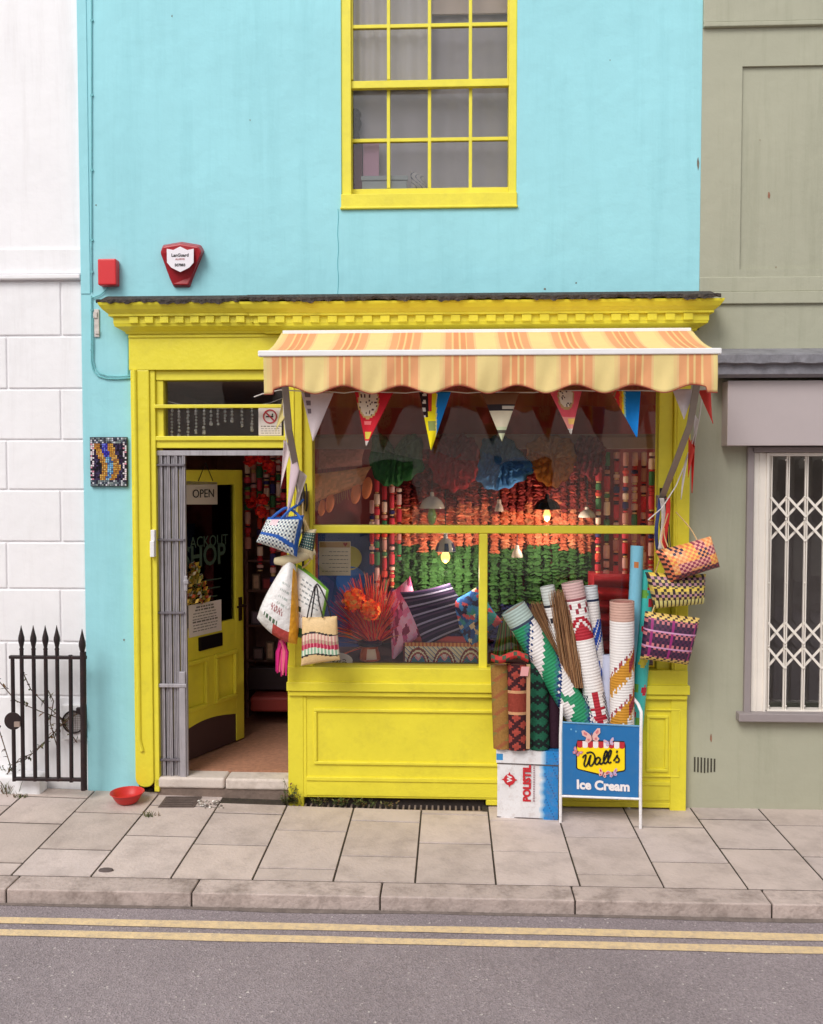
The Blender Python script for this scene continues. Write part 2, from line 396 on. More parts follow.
# ------------------------------------------------------------------ the turquoise shop: walls
xe = X(701, 0, 150)                              # blue / green boundary
xq = X(688.5, -.06, 600)                         # right edge of the shopfront
shop = thing('turquoise_shop', (0, .2, 0), 'turquoise rendered house with a bright yellow wooden shopfront', 'shop')
xL = X(131, -.0, 500)
wx0, wx1 = X(341, 0, 100), X(517, 0, 100); wz0, wz1 = Z(207, 0, 430), Z(-47, 0, 430)
zc = Z(330, 0); TOP = 8.5
m = MB()
m.box(xb, xL+.03, 0, .32, -.4, zc)                                      # strip left of the shopfront
m.box(xb, wx0, 0, .32, zc, TOP); m.box(wx1, xe, 0, .32, zc, TOP)
m.box(wx0, wx1, 0, .32, zc, wz0); m.box(wx0, wx1, 0, .32, wz1, TOP)
build('wall', m, BLUE, shop)
# raised plain band beside the boundary (quoin strip) and hairline crack
m = MB(); m.box(xb+.001, X(88.5, 0, 150), -.006, 0.01, Z(294, 0, 85), TOP); build('quoin_strip', m, BLUE, shop, bevel=.003)
m = MB(); p = [at(338+.5*math.sin(k*1.7), 209+k*8.5, -.001) for k in range(11)]
m.tube(p, .0022, 5); build('render_crack', m, mat('blue_render_edge', (96, 176, 186), .8, 0), shop)

# upper sash window
fr = MB(); YF = .035
def fb(a, b, c, d, yf, yb_=None): fr.pbox(a, b, c, d, yf, yf+.06 if yb_ is None else yb_)
fb(341, -46, 351, 207, .01, .16); fb(509, -46, 517, 207, .01, .16); fb(351, -46, 509, -36, .01, .16)
fb(341, 193, 517, 207, -.012, .16)
sw = build('sash_window', fr, YEL2, shop, bevel=.004)
m = MB(); m.pbox(340, 205.5, 518, 208, -.02, .1); build('sill', m, YEL2, sw, bevel=.006)
m = MB()
yu, yl = .035, .075                              # upper sash in front of the lower sash
m.pbox(351, -36, 509, -31, yu, yu+.04); m.pbox(351, 79.5, 509, 87, yu, yu+.04)
m.pbox(351, -31, 353, 79.5, yu, yu+.04); m.pbox(507.5, -31, 509, 79.5, yu, yu+.04)
m.pbox(353, 23.2, 507.5, 27, yu+.004, yu+.034)
for p in (388.5, 429.5, 470.5): m.pbox(p-1.7, -31, p+1.7, 79.5, yu+.002, yu+.036)
build('upper_sash', m, YEL2, sw, bevel=.003)
m = MB()
m.pbox(351, 80, 509, 87, yl, yl+.04); m.pbox(351, 188, 509, 193.5, yl, yl+.04)
m.pbox(351, 87, 352.5, 188, yl, yl+.04); m.pbox(508, 87, 509, 188, yl, yl+.04)
m.pbox(352.5, 137.6, 508, 141.2, yl+.004, yl+.034)
for p in (388.5, 429.5, 470.5): m.pbox(p-1.7, 87, p+1.7, 188, yl+.002, yl+.036)
build('lower_sash', m, YEL2, sw, bevel=.003)
UGL = glass_mat('upper_window_glass', (.98, .98, .98), .9, .0003)
m = MB(); m.pbox(352, -32, 508, 80, yu+.018, yu+.021); m.pbox(352, 84, 508, 189, yl+.018, yl+.021); build('pane', m, UGL, sw)
# room behind it
m = MB(); q0, q1 = wx0-.4, wx1+.4
m.box(q0, q1, 1.5, 1.6, wz0-.1, wz1+.2); m.box(q0-.1, q0, .33, 1.6, wz0-.1, wz1+.2); m.box(q1, q1+.1, .33, 1.6, wz0-.1, wz1+.2)
m.box(q0, q1, .33, 1.6, wz0-.2, wz0-.02); m.box(q0, q1, .33, 1.6, wz1+.2, wz1+.3)
build('upper_room', m, mat('pale_room', (170, 164, 168), .9), shop)
m = MB(); CURT = mat('grey_net_curtain', (206, 198, 204), .9, .05, 3)
def cur(u, v):
    x = q0+.3+(q1-q0-.6)*u; return Vector((x, .25+.006*math.sin(u*44+3*math.sin(u*9)), Z(205, .4)+(Z(-60, .4)-Z(205, .4))*v))
m.grid(cur, 240, 2); cu_ = build('net_curtain', m, CURT, None, smooth=60)
tag(cu_, 'pale grey curtain drawn behind the yellow upstairs sash window', 'curtain')
m = MB(); m.grid(lambda u, v: at(352+80*u, 84-122*v, .165+.012*math.sin(u*34+2*math.sin(u*5))), 120, 2); tag(build('side_drape', m, mat('pale_drape', (236, 228, 226), .9, .04, 3), smooth=60), 'paler pleated drape behind the two left columns of the upper sash', 'curtain')
m = MB(); m.box(q0+.3, q1-.3, .19, .21, Z(19, .25), Z(-50, .25)); bl = build('roller_blind', m, mat('cream_blind', (236, 214, 200), .85, .04, 4, bump=.001), None)
tag(bl, 'cream roller blind pulled part way down at the top of the upstairs window', 'blind')

# ------------------------------------------------------------------ shopfront joinery (parts of the shop)
yP = -.06
def part(name, m, mt=YEL, parent=shop, bevel=.004, **k): return build(name, m, mt, parent, bevel=bevel, **k)
def sweep(m, prof, x0, x1, yface, yback, retL=True, retR=True, c=None):   # prof: (projection, z) from top to bottom
    n = len(prof); vs = []
    for p, z in prof:
        xl = x0-(p if retL else 0); xr = x1+(p if retR else 0)
        vs += [(xl, yback, z), (xl, yface-p, z), (xr, yface-p, z), (xr, yback, z)]
    fs = []
    for i in range(n-1):
        for k in range(3): fs.append((i*4+k, i*4+k+1, (i+1)*4+k+1, (i+1)*4+k))
    fs += [(0, 1, 2, 3), ((n-1)*4+3, (n-1)*4+2, (n-1)*4+1, (n-1)*4)]
    m.add(vs, fs, c)
zt = lambda py, p, px=411: at(px, py, yP-p).z
x0 = X(128.5, yP, 345); xm = X(273, yP, 330); x1 = X(688, yP, 330)
# left cornice, then the right one standing a little proud of it
pr = [(.150, 301.4), (.146, 304), (.128, 308.5), (.104, 312.5), (.098, 313.2), (.098, 315.6), (.074, 315.9), (.074, 323.2), (.072, 323.4), (.068, 326), (.040, 329), (.018, 331.5), (.012, 333.5), (.0, 334)]
mk = lambda pr, px, add=0: [(p+add, zt(q, p+add, px)) for p, q in pr]
m = MB(); sweep(m, mk(pr, 190), x0, xm-.002, yP, .0, True, False); cor1 = part('cornice', m, bevel=.002)
pr2 = [(p, q-1.6) for p, q in pr]; PA = .032
m = MB(); sweep(m, mk(pr2, 480, PA), xm, x1, yP, .0, True, True); cor2 = part('cornice', m, bevel=.002)
k = X(131, yP-.06, 320)
while k < xm-.12:
    m = MB(); m.box(k, k+.056, yP-.092, yP-.05, zt(322.6, .09, 200), zt(316, .09, 200)); part('dentil', m, parent=cor1, bevel=.002); k += .1005
k = xm-.075
while k < x1+.03:
    m = MB(); m.box(k, k+.060, yP-.092-PA, yP-.05, zt(321.2, .12, 480), zt(314.4, .12, 480)); part('dentil', m, parent=cor2, bevel=.002); k += .1135
# lead flashing, ragged edge
m = MB(); fx0, fx1 = X(95.5, -.22, 299), X(721.5, -.26, 294)
def fl(u, v):
    x = fx0+(fx1-fx0)*u; j = .004*math.sin(u*210)+.004*math.sin(u*83+1)+.003*math.sin(u*457)+.004*math.sin(u*31)
    f = -.222-(.034 if x > xm-.19 else 0); px = 411+x*150
    q = 1.2 if x < xm-.19 else 0
    zf_ = at(411, 296.0+q, f).z+j*.6
    pts = [(.0, Z(295.2+q*.4, 0)+.012), (-.05, Z(295.2+q*.4, 0)-.003), (f*.8, zf_-.002), (f+j, zf_), (f+j, zf_-.022+j), (f+.02, zf_-.02)]
    a = pts[min(5, int(v*5+.01))]; return Vector((x, a[0], a[1]))
m.grid(fl, 320, 5); part('flashing', m, FLASH, bevel=0)
# fascia
m = MB(); m.box(x0, x1, yP, .0, at(200, 369.8, yP).z, zt(333.5, 0, 200)); m.box(x0, x1, yP-.010, yP, zt(337.5, 0, 200), zt(335.2, 0, 200)); part('fascia', m)
zf = at(200, 369.8, yP).z
# left pilaster with a rounded foot and a roll at its inner edge
m = MB(); a0, a1 = X(132.5, yP, 560), X(151, yP, 560); zf0 = at(150, 783, yP).z
pts = [(a0, zf), (a1, zf), (a1, zf0+.02)]
pts += [(a1-.05+.05*math.cos(t), zf0+.02-.05*math.sin(t)) for t in (.4, .8, 1.2, 1.57)] + [(a0+.06-.06*math.sin(t), zf0-.03+.06-.06*math.cos(t)) for t in (0, .4, .8, 1.2, 1.57)]
m.prism(pts, yP, 0.1); part('pilaster', m, bevel=.006)
m = MB(); m.tube([(a0+.03, yP-.002, zf), (a0+.03, yP-.002, zf0+.3), (a0+.05, yP-.002, zf0+.22)], .016, 10); part('pilaster_bead', m, bevel=0, smooth=50)
# door frame and fanlight
b0, b1 = X(151, -.03, 560), X(287, -.03, 560)
zd = at(220, 448, -.03).z; zs = at(220, 775, -.04).z
m = MB()
m.box(a1, a1+.035, -.045, .12, zs-.12, zf)                       # left jamb
m.box(a1+.035, b1, -.03, .1, zd, at(220, 437, -.03).z); m.box(a1+.035, b1, -.045, .02, at(220, 440.5, -.04).z, at(220, 436, -.04).z)
m.box(a1+.035, b1, -.03, .1, at(220, 380, -.03).z, zf-.001); m.box(a1+.035, X(163.5, -.02, 410), -.02, .08, at(220, 437, -.03).z, at(220, 380, -.03).z)
m.box(X(283.5, -.02, 410), b1, -.02, .08, at(220, 437, -.03).z, at(220, 380, -.03).z)
m.pbox(154, 404.3, 284, 408, -.05, -.025)
dfm = part('door_frame', m, YEL2)
m = MB(); m.pbox(162, 379, 285, 438, .03, .034); build('fanlight_pane', m, GLASS, dfm)
# pilaster between door and window; right pilaster; window frame
m = MB(); c0, c1 = X(287, yP, 560), X(302.5, yP, 560)
m.box(c0, c1, yP, .12, -.02, zf-.001); part('pilaster', m)
m = MB(); m.tube([(c0+.05, yP-.001, zf-.01), (c0+.05, yP-.001, at(300, 690, yP).z)], .006, 6); part('pilaster_bead', m, bevel=0)
d0, d1 = X(673, yP, 560), xq
m = MB(); m.box(d0, d1, yP, .3, -.03, zf-.001); part('pilaster', m)
m = MB(); m.tube([(d0+.02, yP-.001, zf-.01), (d0+.02, yP-.001, at(680, 690, yP).z)], .006, 6); part('pilaster_bead', m, bevel=0)
g0, g1 = X(313, -.02, 530), X(657.5, -.02, 530); zg0, zg1 = at(480, 668, -.02).z, at(480, 377, -.02).z
m = MB(); yw = -.03
m.box(c1+.001, g0, yw, .08, zg0, zf-.002); m.box(g1, d0-.001, yw, .08, zg0, zf-.002)
m.box(g0, g1, yw, .08, zg1, zf-.002)
m.box(g0, g1, yw-.004, .06, at(480, 533.5, yw).z, at(480, 525.5, yw).z)
m.box(X(479, yw, 600), X(487.5, yw, 600), yw-.002, .06, zg0, at(480, 533.5, yw).z-.001)
win = part('shop_window', m, YEL2, bevel=.007)
m = MB(); m.box(g0-.01, g1+.01, .02, .025, zg0-.01, zg1+.01); build('pane', m, GLASS, win)
# sill and stallriser
m = MB(); e0, e1 = X(286.5, -.09, 690), X(690, -.09, 690)
zz = lambda q, y: at(400, q, y).z
m.box(e0+.01, e1-.01, -.075, .08, zz(683.5, -.08), zz(668, -.08)-.001); m.box(e0, e1, -.095, .05, zz(692.5, -.1), zz(683.5, -.1)); m.box(e0+.012, e1-.012, -.08, .05, zz(697, -.08), zz(692.5, -.08))
part('window_sill', m, bevel=.005)
zr1 = zz(697, -.06); zr0 = zz(799, -.06)
m = MB(); m.box(c0+.002, d1-.002, -.05, .06, zr0, zr1); sr = part('stall_riser', m)
m = MB(); m.box(X(487, -.055), d1-.002, -.052, .06, .012, zr0-.001); part('base_board', m, parent=sr)
def pan(m, l, t, r, b, y=-.05, w=3.2):
    xa, xb2, za, zb2 = X(l, y, (t+b)/2), X(r, y, (t+b)/2), zz(b, y), zz(t, y); q = w/150
    for (i0, i1, j0, j1) in ((xa, xb2, za, za+q), (xa, xb2, zb2-q, zb2), (xa, xa+q, za+q, zb2-q), (xb2-q, xb2, za+q, zb2-q)): m.box(i0, i1, y-.014, y+.01, j0, j1)
m = MB(); pan(m, 314, 709, 626, 765); pan(m, 646, 712, 668, 768); pan(m, 634, 706, 680, 773, w=1.5)
m.box(X(303, -.05, 700), X(303.6, -.05, 700)+.02, -.056, -.04, zr0, zr1-.002)
part('panel_moulding', m, parent=sr, bevel=.005)
m = MB(); m.box(X(303.5, -.05, 760)+.02, d0, -.064, -.045, zz(782, -.06), zz(778, -.06)); m.box(X(303.5, -.05, 760)+.02, d0, -.056, -.045, zz(797, -.06), zz(782, -.06)-.001)
part('skirting', m, parent=sr, bevel=.004)
m = MB(); m.box(c0-.01, X(486, -.05), .0, .1, -.06, zr0+.0); part('plinth', m, mat('old_brick_plinth', (64, 54, 50), .9, .2, 14, bump=.008, bscale=30), bevel=.004)
# doorstep
m = MB(); xs0, xs1 = X(153, -.12, 785), X(288, -.12, 785); xmid = X(222, -.12, 785)
zt0 = at(220, 778, -.04).z
m.box(xs0-.02, xmid-.002, -.045, .12, zt0-.075, zt0); m.box(xmid+.002, xs1, -.043, .12, zt0-.08, zt0-.004)
part('doorstep', m, STONE, bevel=.016, seg=3)
m = MB(); m.box(xs0, xs1, -.03, .1, -.1, zt0-.074); part('step_riser', m, mat('step_brick', (126, 108, 98), .9, .2, 14, bump=.006), bevel=.003)
# inside of the shop
INT = mat('maroon_interior', (206, 160, 158), .85, .12, 3)
m = MB(); rx0, rx1 = a0-.3, d1; zfl = zt0+.005; zcl = zf+.02
m.box(rx0, rx1, 3.4, 3.5, -.1, zcl); m.box(rx0-.1, rx0, .14, 3.5, -.1, zcl); m.box(rx1, rx1+.1, .34, 3.5, -.1, zcl)
m.box(rx0, a1+.01, .13, .2, -.1, zcl)
build('interior_wall', m, INT, shop)
m = MB(); m.box(rx0, rx1, .1, 3.4, zcl, zcl+.1); build('ceiling', m, mat('dim_ceiling', (190, 164, 160), .9, .1), shop)
m = MB(); m.box(rx0, rx1, .121, 3.4, -.1, zfl); build('interior_floor', m, mat('brown_doormat_floor', (176, 126, 100), .9, .2, 30, bump=.004, bscale=150), shop)
zpl = zg0+.005
m = MB(); m.box(c0+.02, d1-.02, .081, .92, zfl+.001, zpl-.012); build('display_platform', m, mat('dark_platform', (72, 48, 50), .8, .15), shop)
m = MB(); m.grid(lambda u, v: Vector((c0+.02+(d1-c0-.04)*u, .9+.012*math.sin(u*60), zfl+(zcl-zfl)*v)), 160, 2); 
bk = build('backdrop_curtain', m, mat('dark_red_cloth', (176, 80, 78), .9, .12, 5), None, smooth=60)
tag(bk, 'dark red cloth hung across the back of the shop window display', 'curtain')
m = MB(); m.box(g0-.05, g1+.05, .30, .34, at(480, 449, .3).z, at(480, 437, .3).z); m.box(g0-.05, g1+.05, .32, .5, at(480, 437, .3).z, at(480, 437, .3).z+.02)
hr = build('hanging_rail', m, mat('pinkish_wood', (176, 138, 130), .7, .12, 8), shop, bevel=.003)

# ------------------------------------------------------------------ sage green house on the right
gh = thing('sage_house', (xe+2, .2, 0), 'sage green rendered house with a barred window, right of the shop', 'house')
m = MB(); zl = Z(330, .0, 700); Xg = 9
px1_, px2_ = X(741, 0, 170), X(1050, 0, 170)
zp0, zp1 = Z(269, 0, 760), Z(66, 0, 760)
gw0, gw1 = X(746, 0, 590), X(1000, 0, 590); gz0, gz1 = Z(715, 0, 800), Z(446, 0, 800)
def wallbox(a, b, c, d): m.box(a, b, .0, .35, c, d)
wallbox(d1+.001, gw0, -.5, zl); wallbox(gw1, Xg, -.5, zl); wallbox(gw0, gw1, -.5, gz0); wallbox(gw0, gw1, gz1, zl)
wallbox(xe+.001, Xg, zl, zp0); wallbox(xe+.001, px1_, zp0, zp1); wallbox(px2_, Xg, zp0, zp1); wallbox(xe+.001, Xg, zp1, 8.5)
m.box(px1_, px2_, .018, .35, zp0, zp1)
build('wall', m, GREEN_R, gh)
m = MB(); m.box(xe+.002, Xg, -.02, .01, Z(304, 0, 760), Z(292, 0, 760)); m.box(xe+.002, Xg, -.028, .01, Z(27.5, 0, 760), Z(23, 0, 760)); m.box(xe+.002, Xg, -.022, .01, Z(23, 0, 760), 8.5)
m.box(xe+.002, Xg, -.008, .01, Z(292, 0, 760)+.001, Z(277, 0, 760))
build('string_course', m, GREEN_R, gh, bevel=.005)
m = MB(); lx0 = X(716, -.2, 360)
def led(u, v):
    x = lx0+(Xg-lx0)*u; j = .003*math.sin(u*300)+.002*math.sin(u*131)
    pts = [(.0, Z(348.5, 0, 770)), (-.20, Z(353, -.2, 770)), (-.235+j, Z(355, -.22, 770)), (-.235+j, Z(363, -.22, 770)+j), (-.20, Z(364.5, -.2, 770)), (-.20, Z(374, -.2, 770)), (-.16, Z(377.5, -.16, 770)), (0, Z(378, 0, 770))]
    a = pts[min(7, int(v*7+.01))]; return Vector((x, a[0], a[1]))
m.grid(led, 200, 7); m.box(lx0-.001, lx0+.01, -.2, 0, Z(377, -.16, 770), Z(354, -.16, 770)); build('lead_ledge', m, LEAD, gh)
m = MB(); m.pbox(727.5, 380, 1010, 445.5, -.13, .0); build('shutter_box', m, MAUVE2, gh, bevel=.004)
m = MB(); m.pbox(746, 447, 752.5, 715, -.03, .2); m.pbox(752.5, 447, 1000, 452, -.03, .2); m.pbox(993, 452, 1000, 715, -.03, .2)
bw = build('barred_window', m, MAUVE, gh, bevel=.003)
m = MB(); m.pbox(739, 715, 1006, 723.5, -.07, .1); build('sill', m, MAUVE, bw, bevel=.006)
m = MB(); m.pbox(752.5, 452.5, 767, 714.5, -.0, .08); m.pbox(767, 452.5, 993, 456, -.0, .08); m.pbox(767, 711, 993, 714.5, .0, .08); m.pbox(757.5, 452.5, 758.7, 714.5, -.006, .0); m.pbox(765, 453, 767.6, 714, -.012, .0)
build('frame', m, CREAM, bw, bevel=.002)
m = MB(); m.pbox(766, 455, 994, 712, .14, .145); build('pane', m, GLASS, bw)
m = MB(); m.pbox(740, 440, 1010, 720, .9, 1.0); m.pbox(740, 440, 744, 720, .34, .9); m.pbox(740, 720, 1010, 725, .34, .9); build('dark_room', m, mat('dusty_room', (150, 140, 140), .9, .2, 2), gh)
m = MB(); gp = [768.8, 786, 804.5, 823, 842, 861, 880, 899, 918, 937, 956, 975]
yG = .02
for p in gp:
    xx = X(p, yG, 585); m.box(xx-.010, xx-.003, yG-.008, yG+.008, gz0+.03, gz1-.04); m.box(xx+.003, xx+.010, yG-.008, yG+.008, gz0+.03, gz1-.04)
sp = X(gp[2], yG, 585)-X(gp[0], yG, 585)
def diag(x0, z0, x1, z1, y):
    dx, dz = x1-x0, z1-z0; l = math.hypot(dx, dz); nx, nz = -dz/l*.008, dx/l*.008
    m.prism([(x0+nx, z0+nz), (x1+nx, z1+nz), (x1-nx, z1-nz), (x0-nx, z0-nz)], y, y+.004)
for (t, b) in ((497, 541), (623, 668)):
    z1_, z0_ = Z(t, yG, 790), Z(b, yG, 790)
    for i in range(len(gp)-1):
        xa, xc = X(gp[i], yG, 585), X(gp[i+1], yG, 585); h = z1_-z0_
        diag(xa, z0_+h*.45, xc, z0_-.0, yG-.013); diag(xa, z1_, xc, z1_-h*.45-.0, yG-.013)
        diag(xa, z0_, xc, z0_+h*.45, yG+.009); diag(xa, z1_-h*.45, xc, z1_, yG+.009)
for p in gp:
    for q in (460, 497, 519, 541, 583, 623, 646, 668, 706):
        pt = at(p, q, yG-.014); m.lathe([(0.0, .002), (.006, 0)], (pt.x, yG-.0145, pt.z), 8, ax=(0, -1, 0))
build('lattice_grille', m, CREAM, bw)
# airbrick and rust marks
m = MB()
for i in range(7):
    p = 694+i*3.3; m.pbox(p, 757+i*.3, p+1.5, 773-abs(i-3)*.4, -.003, .02)
ab = build('airbrick', m, mat('airbrick_dark', (70, 66, 56), .9, .2), gh)

# ------------------------------------------------------------------ house opposite (seen only as a reflection in the panes)
op = thing('terrace_house', (0, -14.5, -KH), 'pale rendered terrace across the road from the shop', 'house')
m = MB(); m.box(-22, 22, -15, -14, -KH, 6.2); build('wall', m, mat('pale_render', (226, 216, 206), .9, .06, 3), op)
DG = mat('dark_glass', (36, 34, 40), .1, 0)
for i in range(14):
    for z in (.9, 3.7): m = MB(); m.box(-20+i*3, -18.8+i*3, -14.01, -13.95, z, z+1.6); build('window', m, DG, op)
m = MB(); m.box(-60, 60, -14, -9.5, -KH-.1, -.02); tag(build('far_pavement', m, mat('far_paving', (150, 140, 134), .9, .1)), kind='structure')
# ================================================================== things on the facade
def rot(v, a): return Vector((v.x*math.cos(a)-v.y*math.sin(a), v.x*math.sin(a)+v.y*math.cos(a), v.z))
# alarm sounder
RED = mat('red_plastic', (168, 34, 44), .35, .04, 6)
al = thing('alarm_box', at(183, 288, -.03), 'dark red tapered burglar alarm box with a white shield on the turquoise wall', 'alarm')
pp = [(163, 245), (182, 241.8), (201, 245), (204.5, 251), (193, 279), (190, 287.5), (174, 287.5), (170, 279), (160.5, 252)]
bm_ = MB(); n = len(pp)
back = [at(a, b, 0) for a, b in pp]; cx, cz = 182, 262
front = [at(cx+(a-cx)*.93-(1.5), cz+(b-cz)*.9, -.085 if b < 275 else -.035) for a, b in pp]
bm_.add(back+front, [tuple(range(n, 2*n))] + [(i, (i+1) % n, (i+1) % n+n, i+n) for i in range(n)])
hood = build('body', bm_, RED, al, bevel=.008)
sh = [(181, 247), (188, 250.5), (194.5, 249.2), (194.3, 263), (190, 268), (181, 272.5), (172, 268), (167.8, 263), (167.5, 249.2), (174, 250.5)]
yS = -.088
m = MB(); m.flat([at(a-.8, b-.5, yS) for a, b in sh], NF, .004); build('shield', m, mat('shield_white', (236, 230, 236), .4, .02), al)
text('lettering', 'LanGuard', .029, at(180, 256.6, yS-.001), VX, VZ, INK, al, align='CENTER', bold=.0006)
text('lettering', 'ALARMS', .017, at(180, 260, yS-.001), VX, VZ, RED, al, align='CENTER')
text('lettering', '507883', .024, at(180, 266.2, yS-.001), VX, VZ, INK, al, align='CENTER', bold=.0006)
m = MB(); m.pbox(97.5, 258.5, 116, 285, -.07, 0); rb = build('alarm_strobe', m, mat('bright_red_plastic', (214, 46, 52), .35, .03), bevel=.01, seg=3)
tag(rb, 'small bright red rectangular box on the turquoise wall above the cornice end', 'alarm')
# cables, bracket
CAB = mat('painted_cable', (120, 190, 196), .7, .1, 20, dirt=(70, 90, 90), dirt_amt=.6, dscale=20)
m = MB()
m.tube([at(91.5, q, -.008) for q in range(-60, 300, 8)], .0045, 6)
pts = [(91.5, 296), (91.5, 320), (91.5, 345), (91.3, 362), (93, 370), (98, 376), (106, 378.5), (118, 379), (130, 378), (134, 374.5), (145, 373), (158, 374)]
m.tube([at(a, b, -.01) for a, b in pts], .005, 6); m.tube([at(a+1.5, b-2.5, -.012) for a, b in pts[1:-3]], .004, 6)
m.tube([at(a, b, -.01) for a, b in ((109, 285), (106, 290), (100, 295), (92, 298))], .004, 6)
m.tube([at(128, q, -.01) for q in (378, 360, 345, 335)], .004, 6)
for q in (20, 95, 170, 240, 272, 310, 350): p = at(91.5, q, -.012); m.box(p.x-.009, p.x+.009, p.y, 0, p.z-.006, p.z+.006)
tag(build('wall_cable', m, CAB, smooth=40), 'thin painted cables clipped to the turquoise wall beside the cornice', 'cable')
m = MB(); m.pbox(94, 309, 99, 337, -.012, 0); m.pbox(93, 312, 97, 318, -.02, 0, ); m.pbox(95, 330, 99, 334, -.02, 0)
tag(build('wall_bracket', m, mat('worn_bracket', (208, 200, 196), .6, .15, 20, dirt=(120, 70, 50), dirt_amt=.7, dscale=30), bevel=.003), 'small white rusty metal strip on the turquoise wall under the cornice end', 'bracket')
# mosaic plaque: individual tesserae coloured by their place
mp = thing('mosaic_plaque', at(108, 486, -.02), 'small mosaic panel with two ochre snakes on the turquoise wall', 'mosaic')
m = MB(); m.pbox(90, 437, 127, 486.5, -.022, 0); build('backing', m, mat('mosaic_grout', (58, 54, 62), .8, .1), mp, bevel=.003)
r = random.Random(3); m = MB()
NX, NY = 19, 25
for j in range(NY):
    for i in range(NX):
        u, v = (i+.5)/NX, (j+.5)/NY
        edge = min(u, 1-u)*NX < 2.0 or v < .12 or v > .87
        s1 = .20+.21*max(0, min(1, (v-.22)/.38))-.10*max(0, (v-.72)/.16); s2 = .62-.05*math.sin(v*9)+.10*max(0, min(1, (v-.4)/.25))-.06*max(0, (v-.72)/.16)
        if v < .12 or v > .87: c = r.choice([(66, 74, 90), (110, 120, 128), (206, 206, 214), (60, 58, 72), (140, 150, 150)])
        elif edge: c = r.choice([(236, 214, 224), (226, 150, 170), (60, 50, 60), (230, 220, 226)]) if j % 2 else r.choice([(50, 44, 56), (236, 226, 232)])
        elif abs(u-s1) < .085 or abs(u-s2) < .085: c = r.choice([(206, 150, 60), (190, 132, 58), (222, 176, 96), (176, 116, 56)])
        elif v < .42 and .3 < u < .58: c = r.choice([(52, 44, 160), (70, 66, 190), (110, 120, 214)])
        elif .42 < u < .62: c = r.choice([(110, 170, 216), (150, 196, 224), (70, 100, 160)])
        else: c = r.choice([(44, 34, 60), (60, 40, 72), (70, 60, 96), (34, 30, 40)])
        a = 90.4+36.2*u; b = 437.6+48.3*v; hx, hz = .0058*r.uniform(.75, 1.02), .0060*r.uniform(.75, 1.02)
        p = at(a, b, -.025); dy = r.uniform(-.001, .001); y = p.y+dy
        t1, t2 = r.uniform(-.0012, .0012), r.uniform(-.0012, .0012)
        m.add([(p.x-hx, y+t1, p.z-hz), (p.x+hx, y-t1, p.z-hz), (p.x+hx, y+t2, p.z+hz), (p.x-hx, y-t2, p.z+hz)], [(0, 1, 2, 3)], lin(c))
build('tesserae', m, mat('glazed_tile', attr=True, rough=.15, var=.1, vscale=60), mp, solid=.004)

# ------------------------------------------------------------------ awning
aw = thing('striped_awning', at(488, 335, -.1), 'orange and cream striped shop awning with a scalloped valance', 'awning')
yA, yV = -.22, -.78
ax0, ax1 = at(263.5, 353, yV).x, at(717.5, 353, yV).x
za, zv = at(488, 331.5, yA).z, at(488, 351, yV).z
pxm = (ax1-ax0)/(717.5-263.5)
def stripe(x):
    t = ((x-ax0)/pxm - 6.5) / 58.2; f = t % 1.0
    cream = lin((246, 224, 156)); o1 = lin((243, 178, 128)); o2 = lin((240, 166, 116)); ln = lin((248, 214, 150))
    if f > .61: return cream if f < .95 else lin((246, 216, 152))
    g = f/.61
    if g < .06 or g > .94: return lin((246, 208, 150))
    for q in (.30, .50, .70):
        if abs(g-q) < .028: return ln
    if .33 < g < .47 or .53 < g < .67: return o2
    return o1
NXA = 420
m = MB()
def canopy(u, v):
    x = ax0+.005+(ax1-ax0-.01)*u; s = .022*math.sin(math.pi*v)*(1+.3*math.sin(u*31)+.2*math.sin(u*13))
    return Vector((x, yA+(yV-yA)*v, za+(zv-za)*v - s))
m.grid(canopy, NXA, 10, lambda u, v, i, j: stripe(ax0+(ax1-ax0)*u))
build('canopy', m, CANVAS, aw, smooth=60, solid=.003)
m = MB(); z0v = at(488, 355, yV).z; zl_ = at(488, 393.5, yV).z; amp = 8.0*pxm
def val(u, v):
    x = ax0+(ax1-ax0)*u; t = ((x-ax0)/pxm - 6.5)/58.2
    h = .5-.5*math.cos(2*math.pi*(t-.79)); h = h**.9
    if t < .05: h = 0
    if t > 7.42: h = 0 if t > 7.5 else h
    zb_ = zl_ + amp*h
    return Vector((x, yV-.006+.010*math.sin(u*23+v*2)*v+.008*math.sin(u*61+v)*v+.004*math.sin(u*150+3*v)*v, z0v+(zb_-z0v)*v))
m.grid(val, NXA, 12, lambda u, v, i, j: stripe(ax0+(ax1-ax0)*u))
vo = build('valance', m, CANVAS, aw, smooth=60, solid=.003)
m = MB(); pts = [val(i/300, 1.0)+Vector((0, -.002, 0)) for i in range(301)]; m.tube(pts, .003, 5); build('trim', m, mat('maroon_braid', (150, 70, 56), .8, .05), vo)
m = MB(); m.box(ax0-.03, ax1+.02, yV-.018, yV+.03, at(488, 355.5, yV).z, at(488, 349.5, yV).z); build('front_bar', m, WPAINT, aw, bevel=.006)
m = MB(); m.box(X(283, yA, 332), X(690.5, yA, 332), yA-.02, -.09, at(488, 333.5, yA).z, at(488, 329.5, yA).z)
build('wall_rail', m, WPAINT, aw, bevel=.004)
m = MB(); m.tube([(X(286, yA+.04, 335), -.14, za-.02), (X(689, yA+.04, 335), -.14, za-.02)], .035, 12); build('roller', m, mat('awning_roller', (96, 84, 80), .6, .1), aw, smooth=40)
GREY = mat('grey_awning_arm', (150, 140, 130), .45, .08, 10, metal=.4)
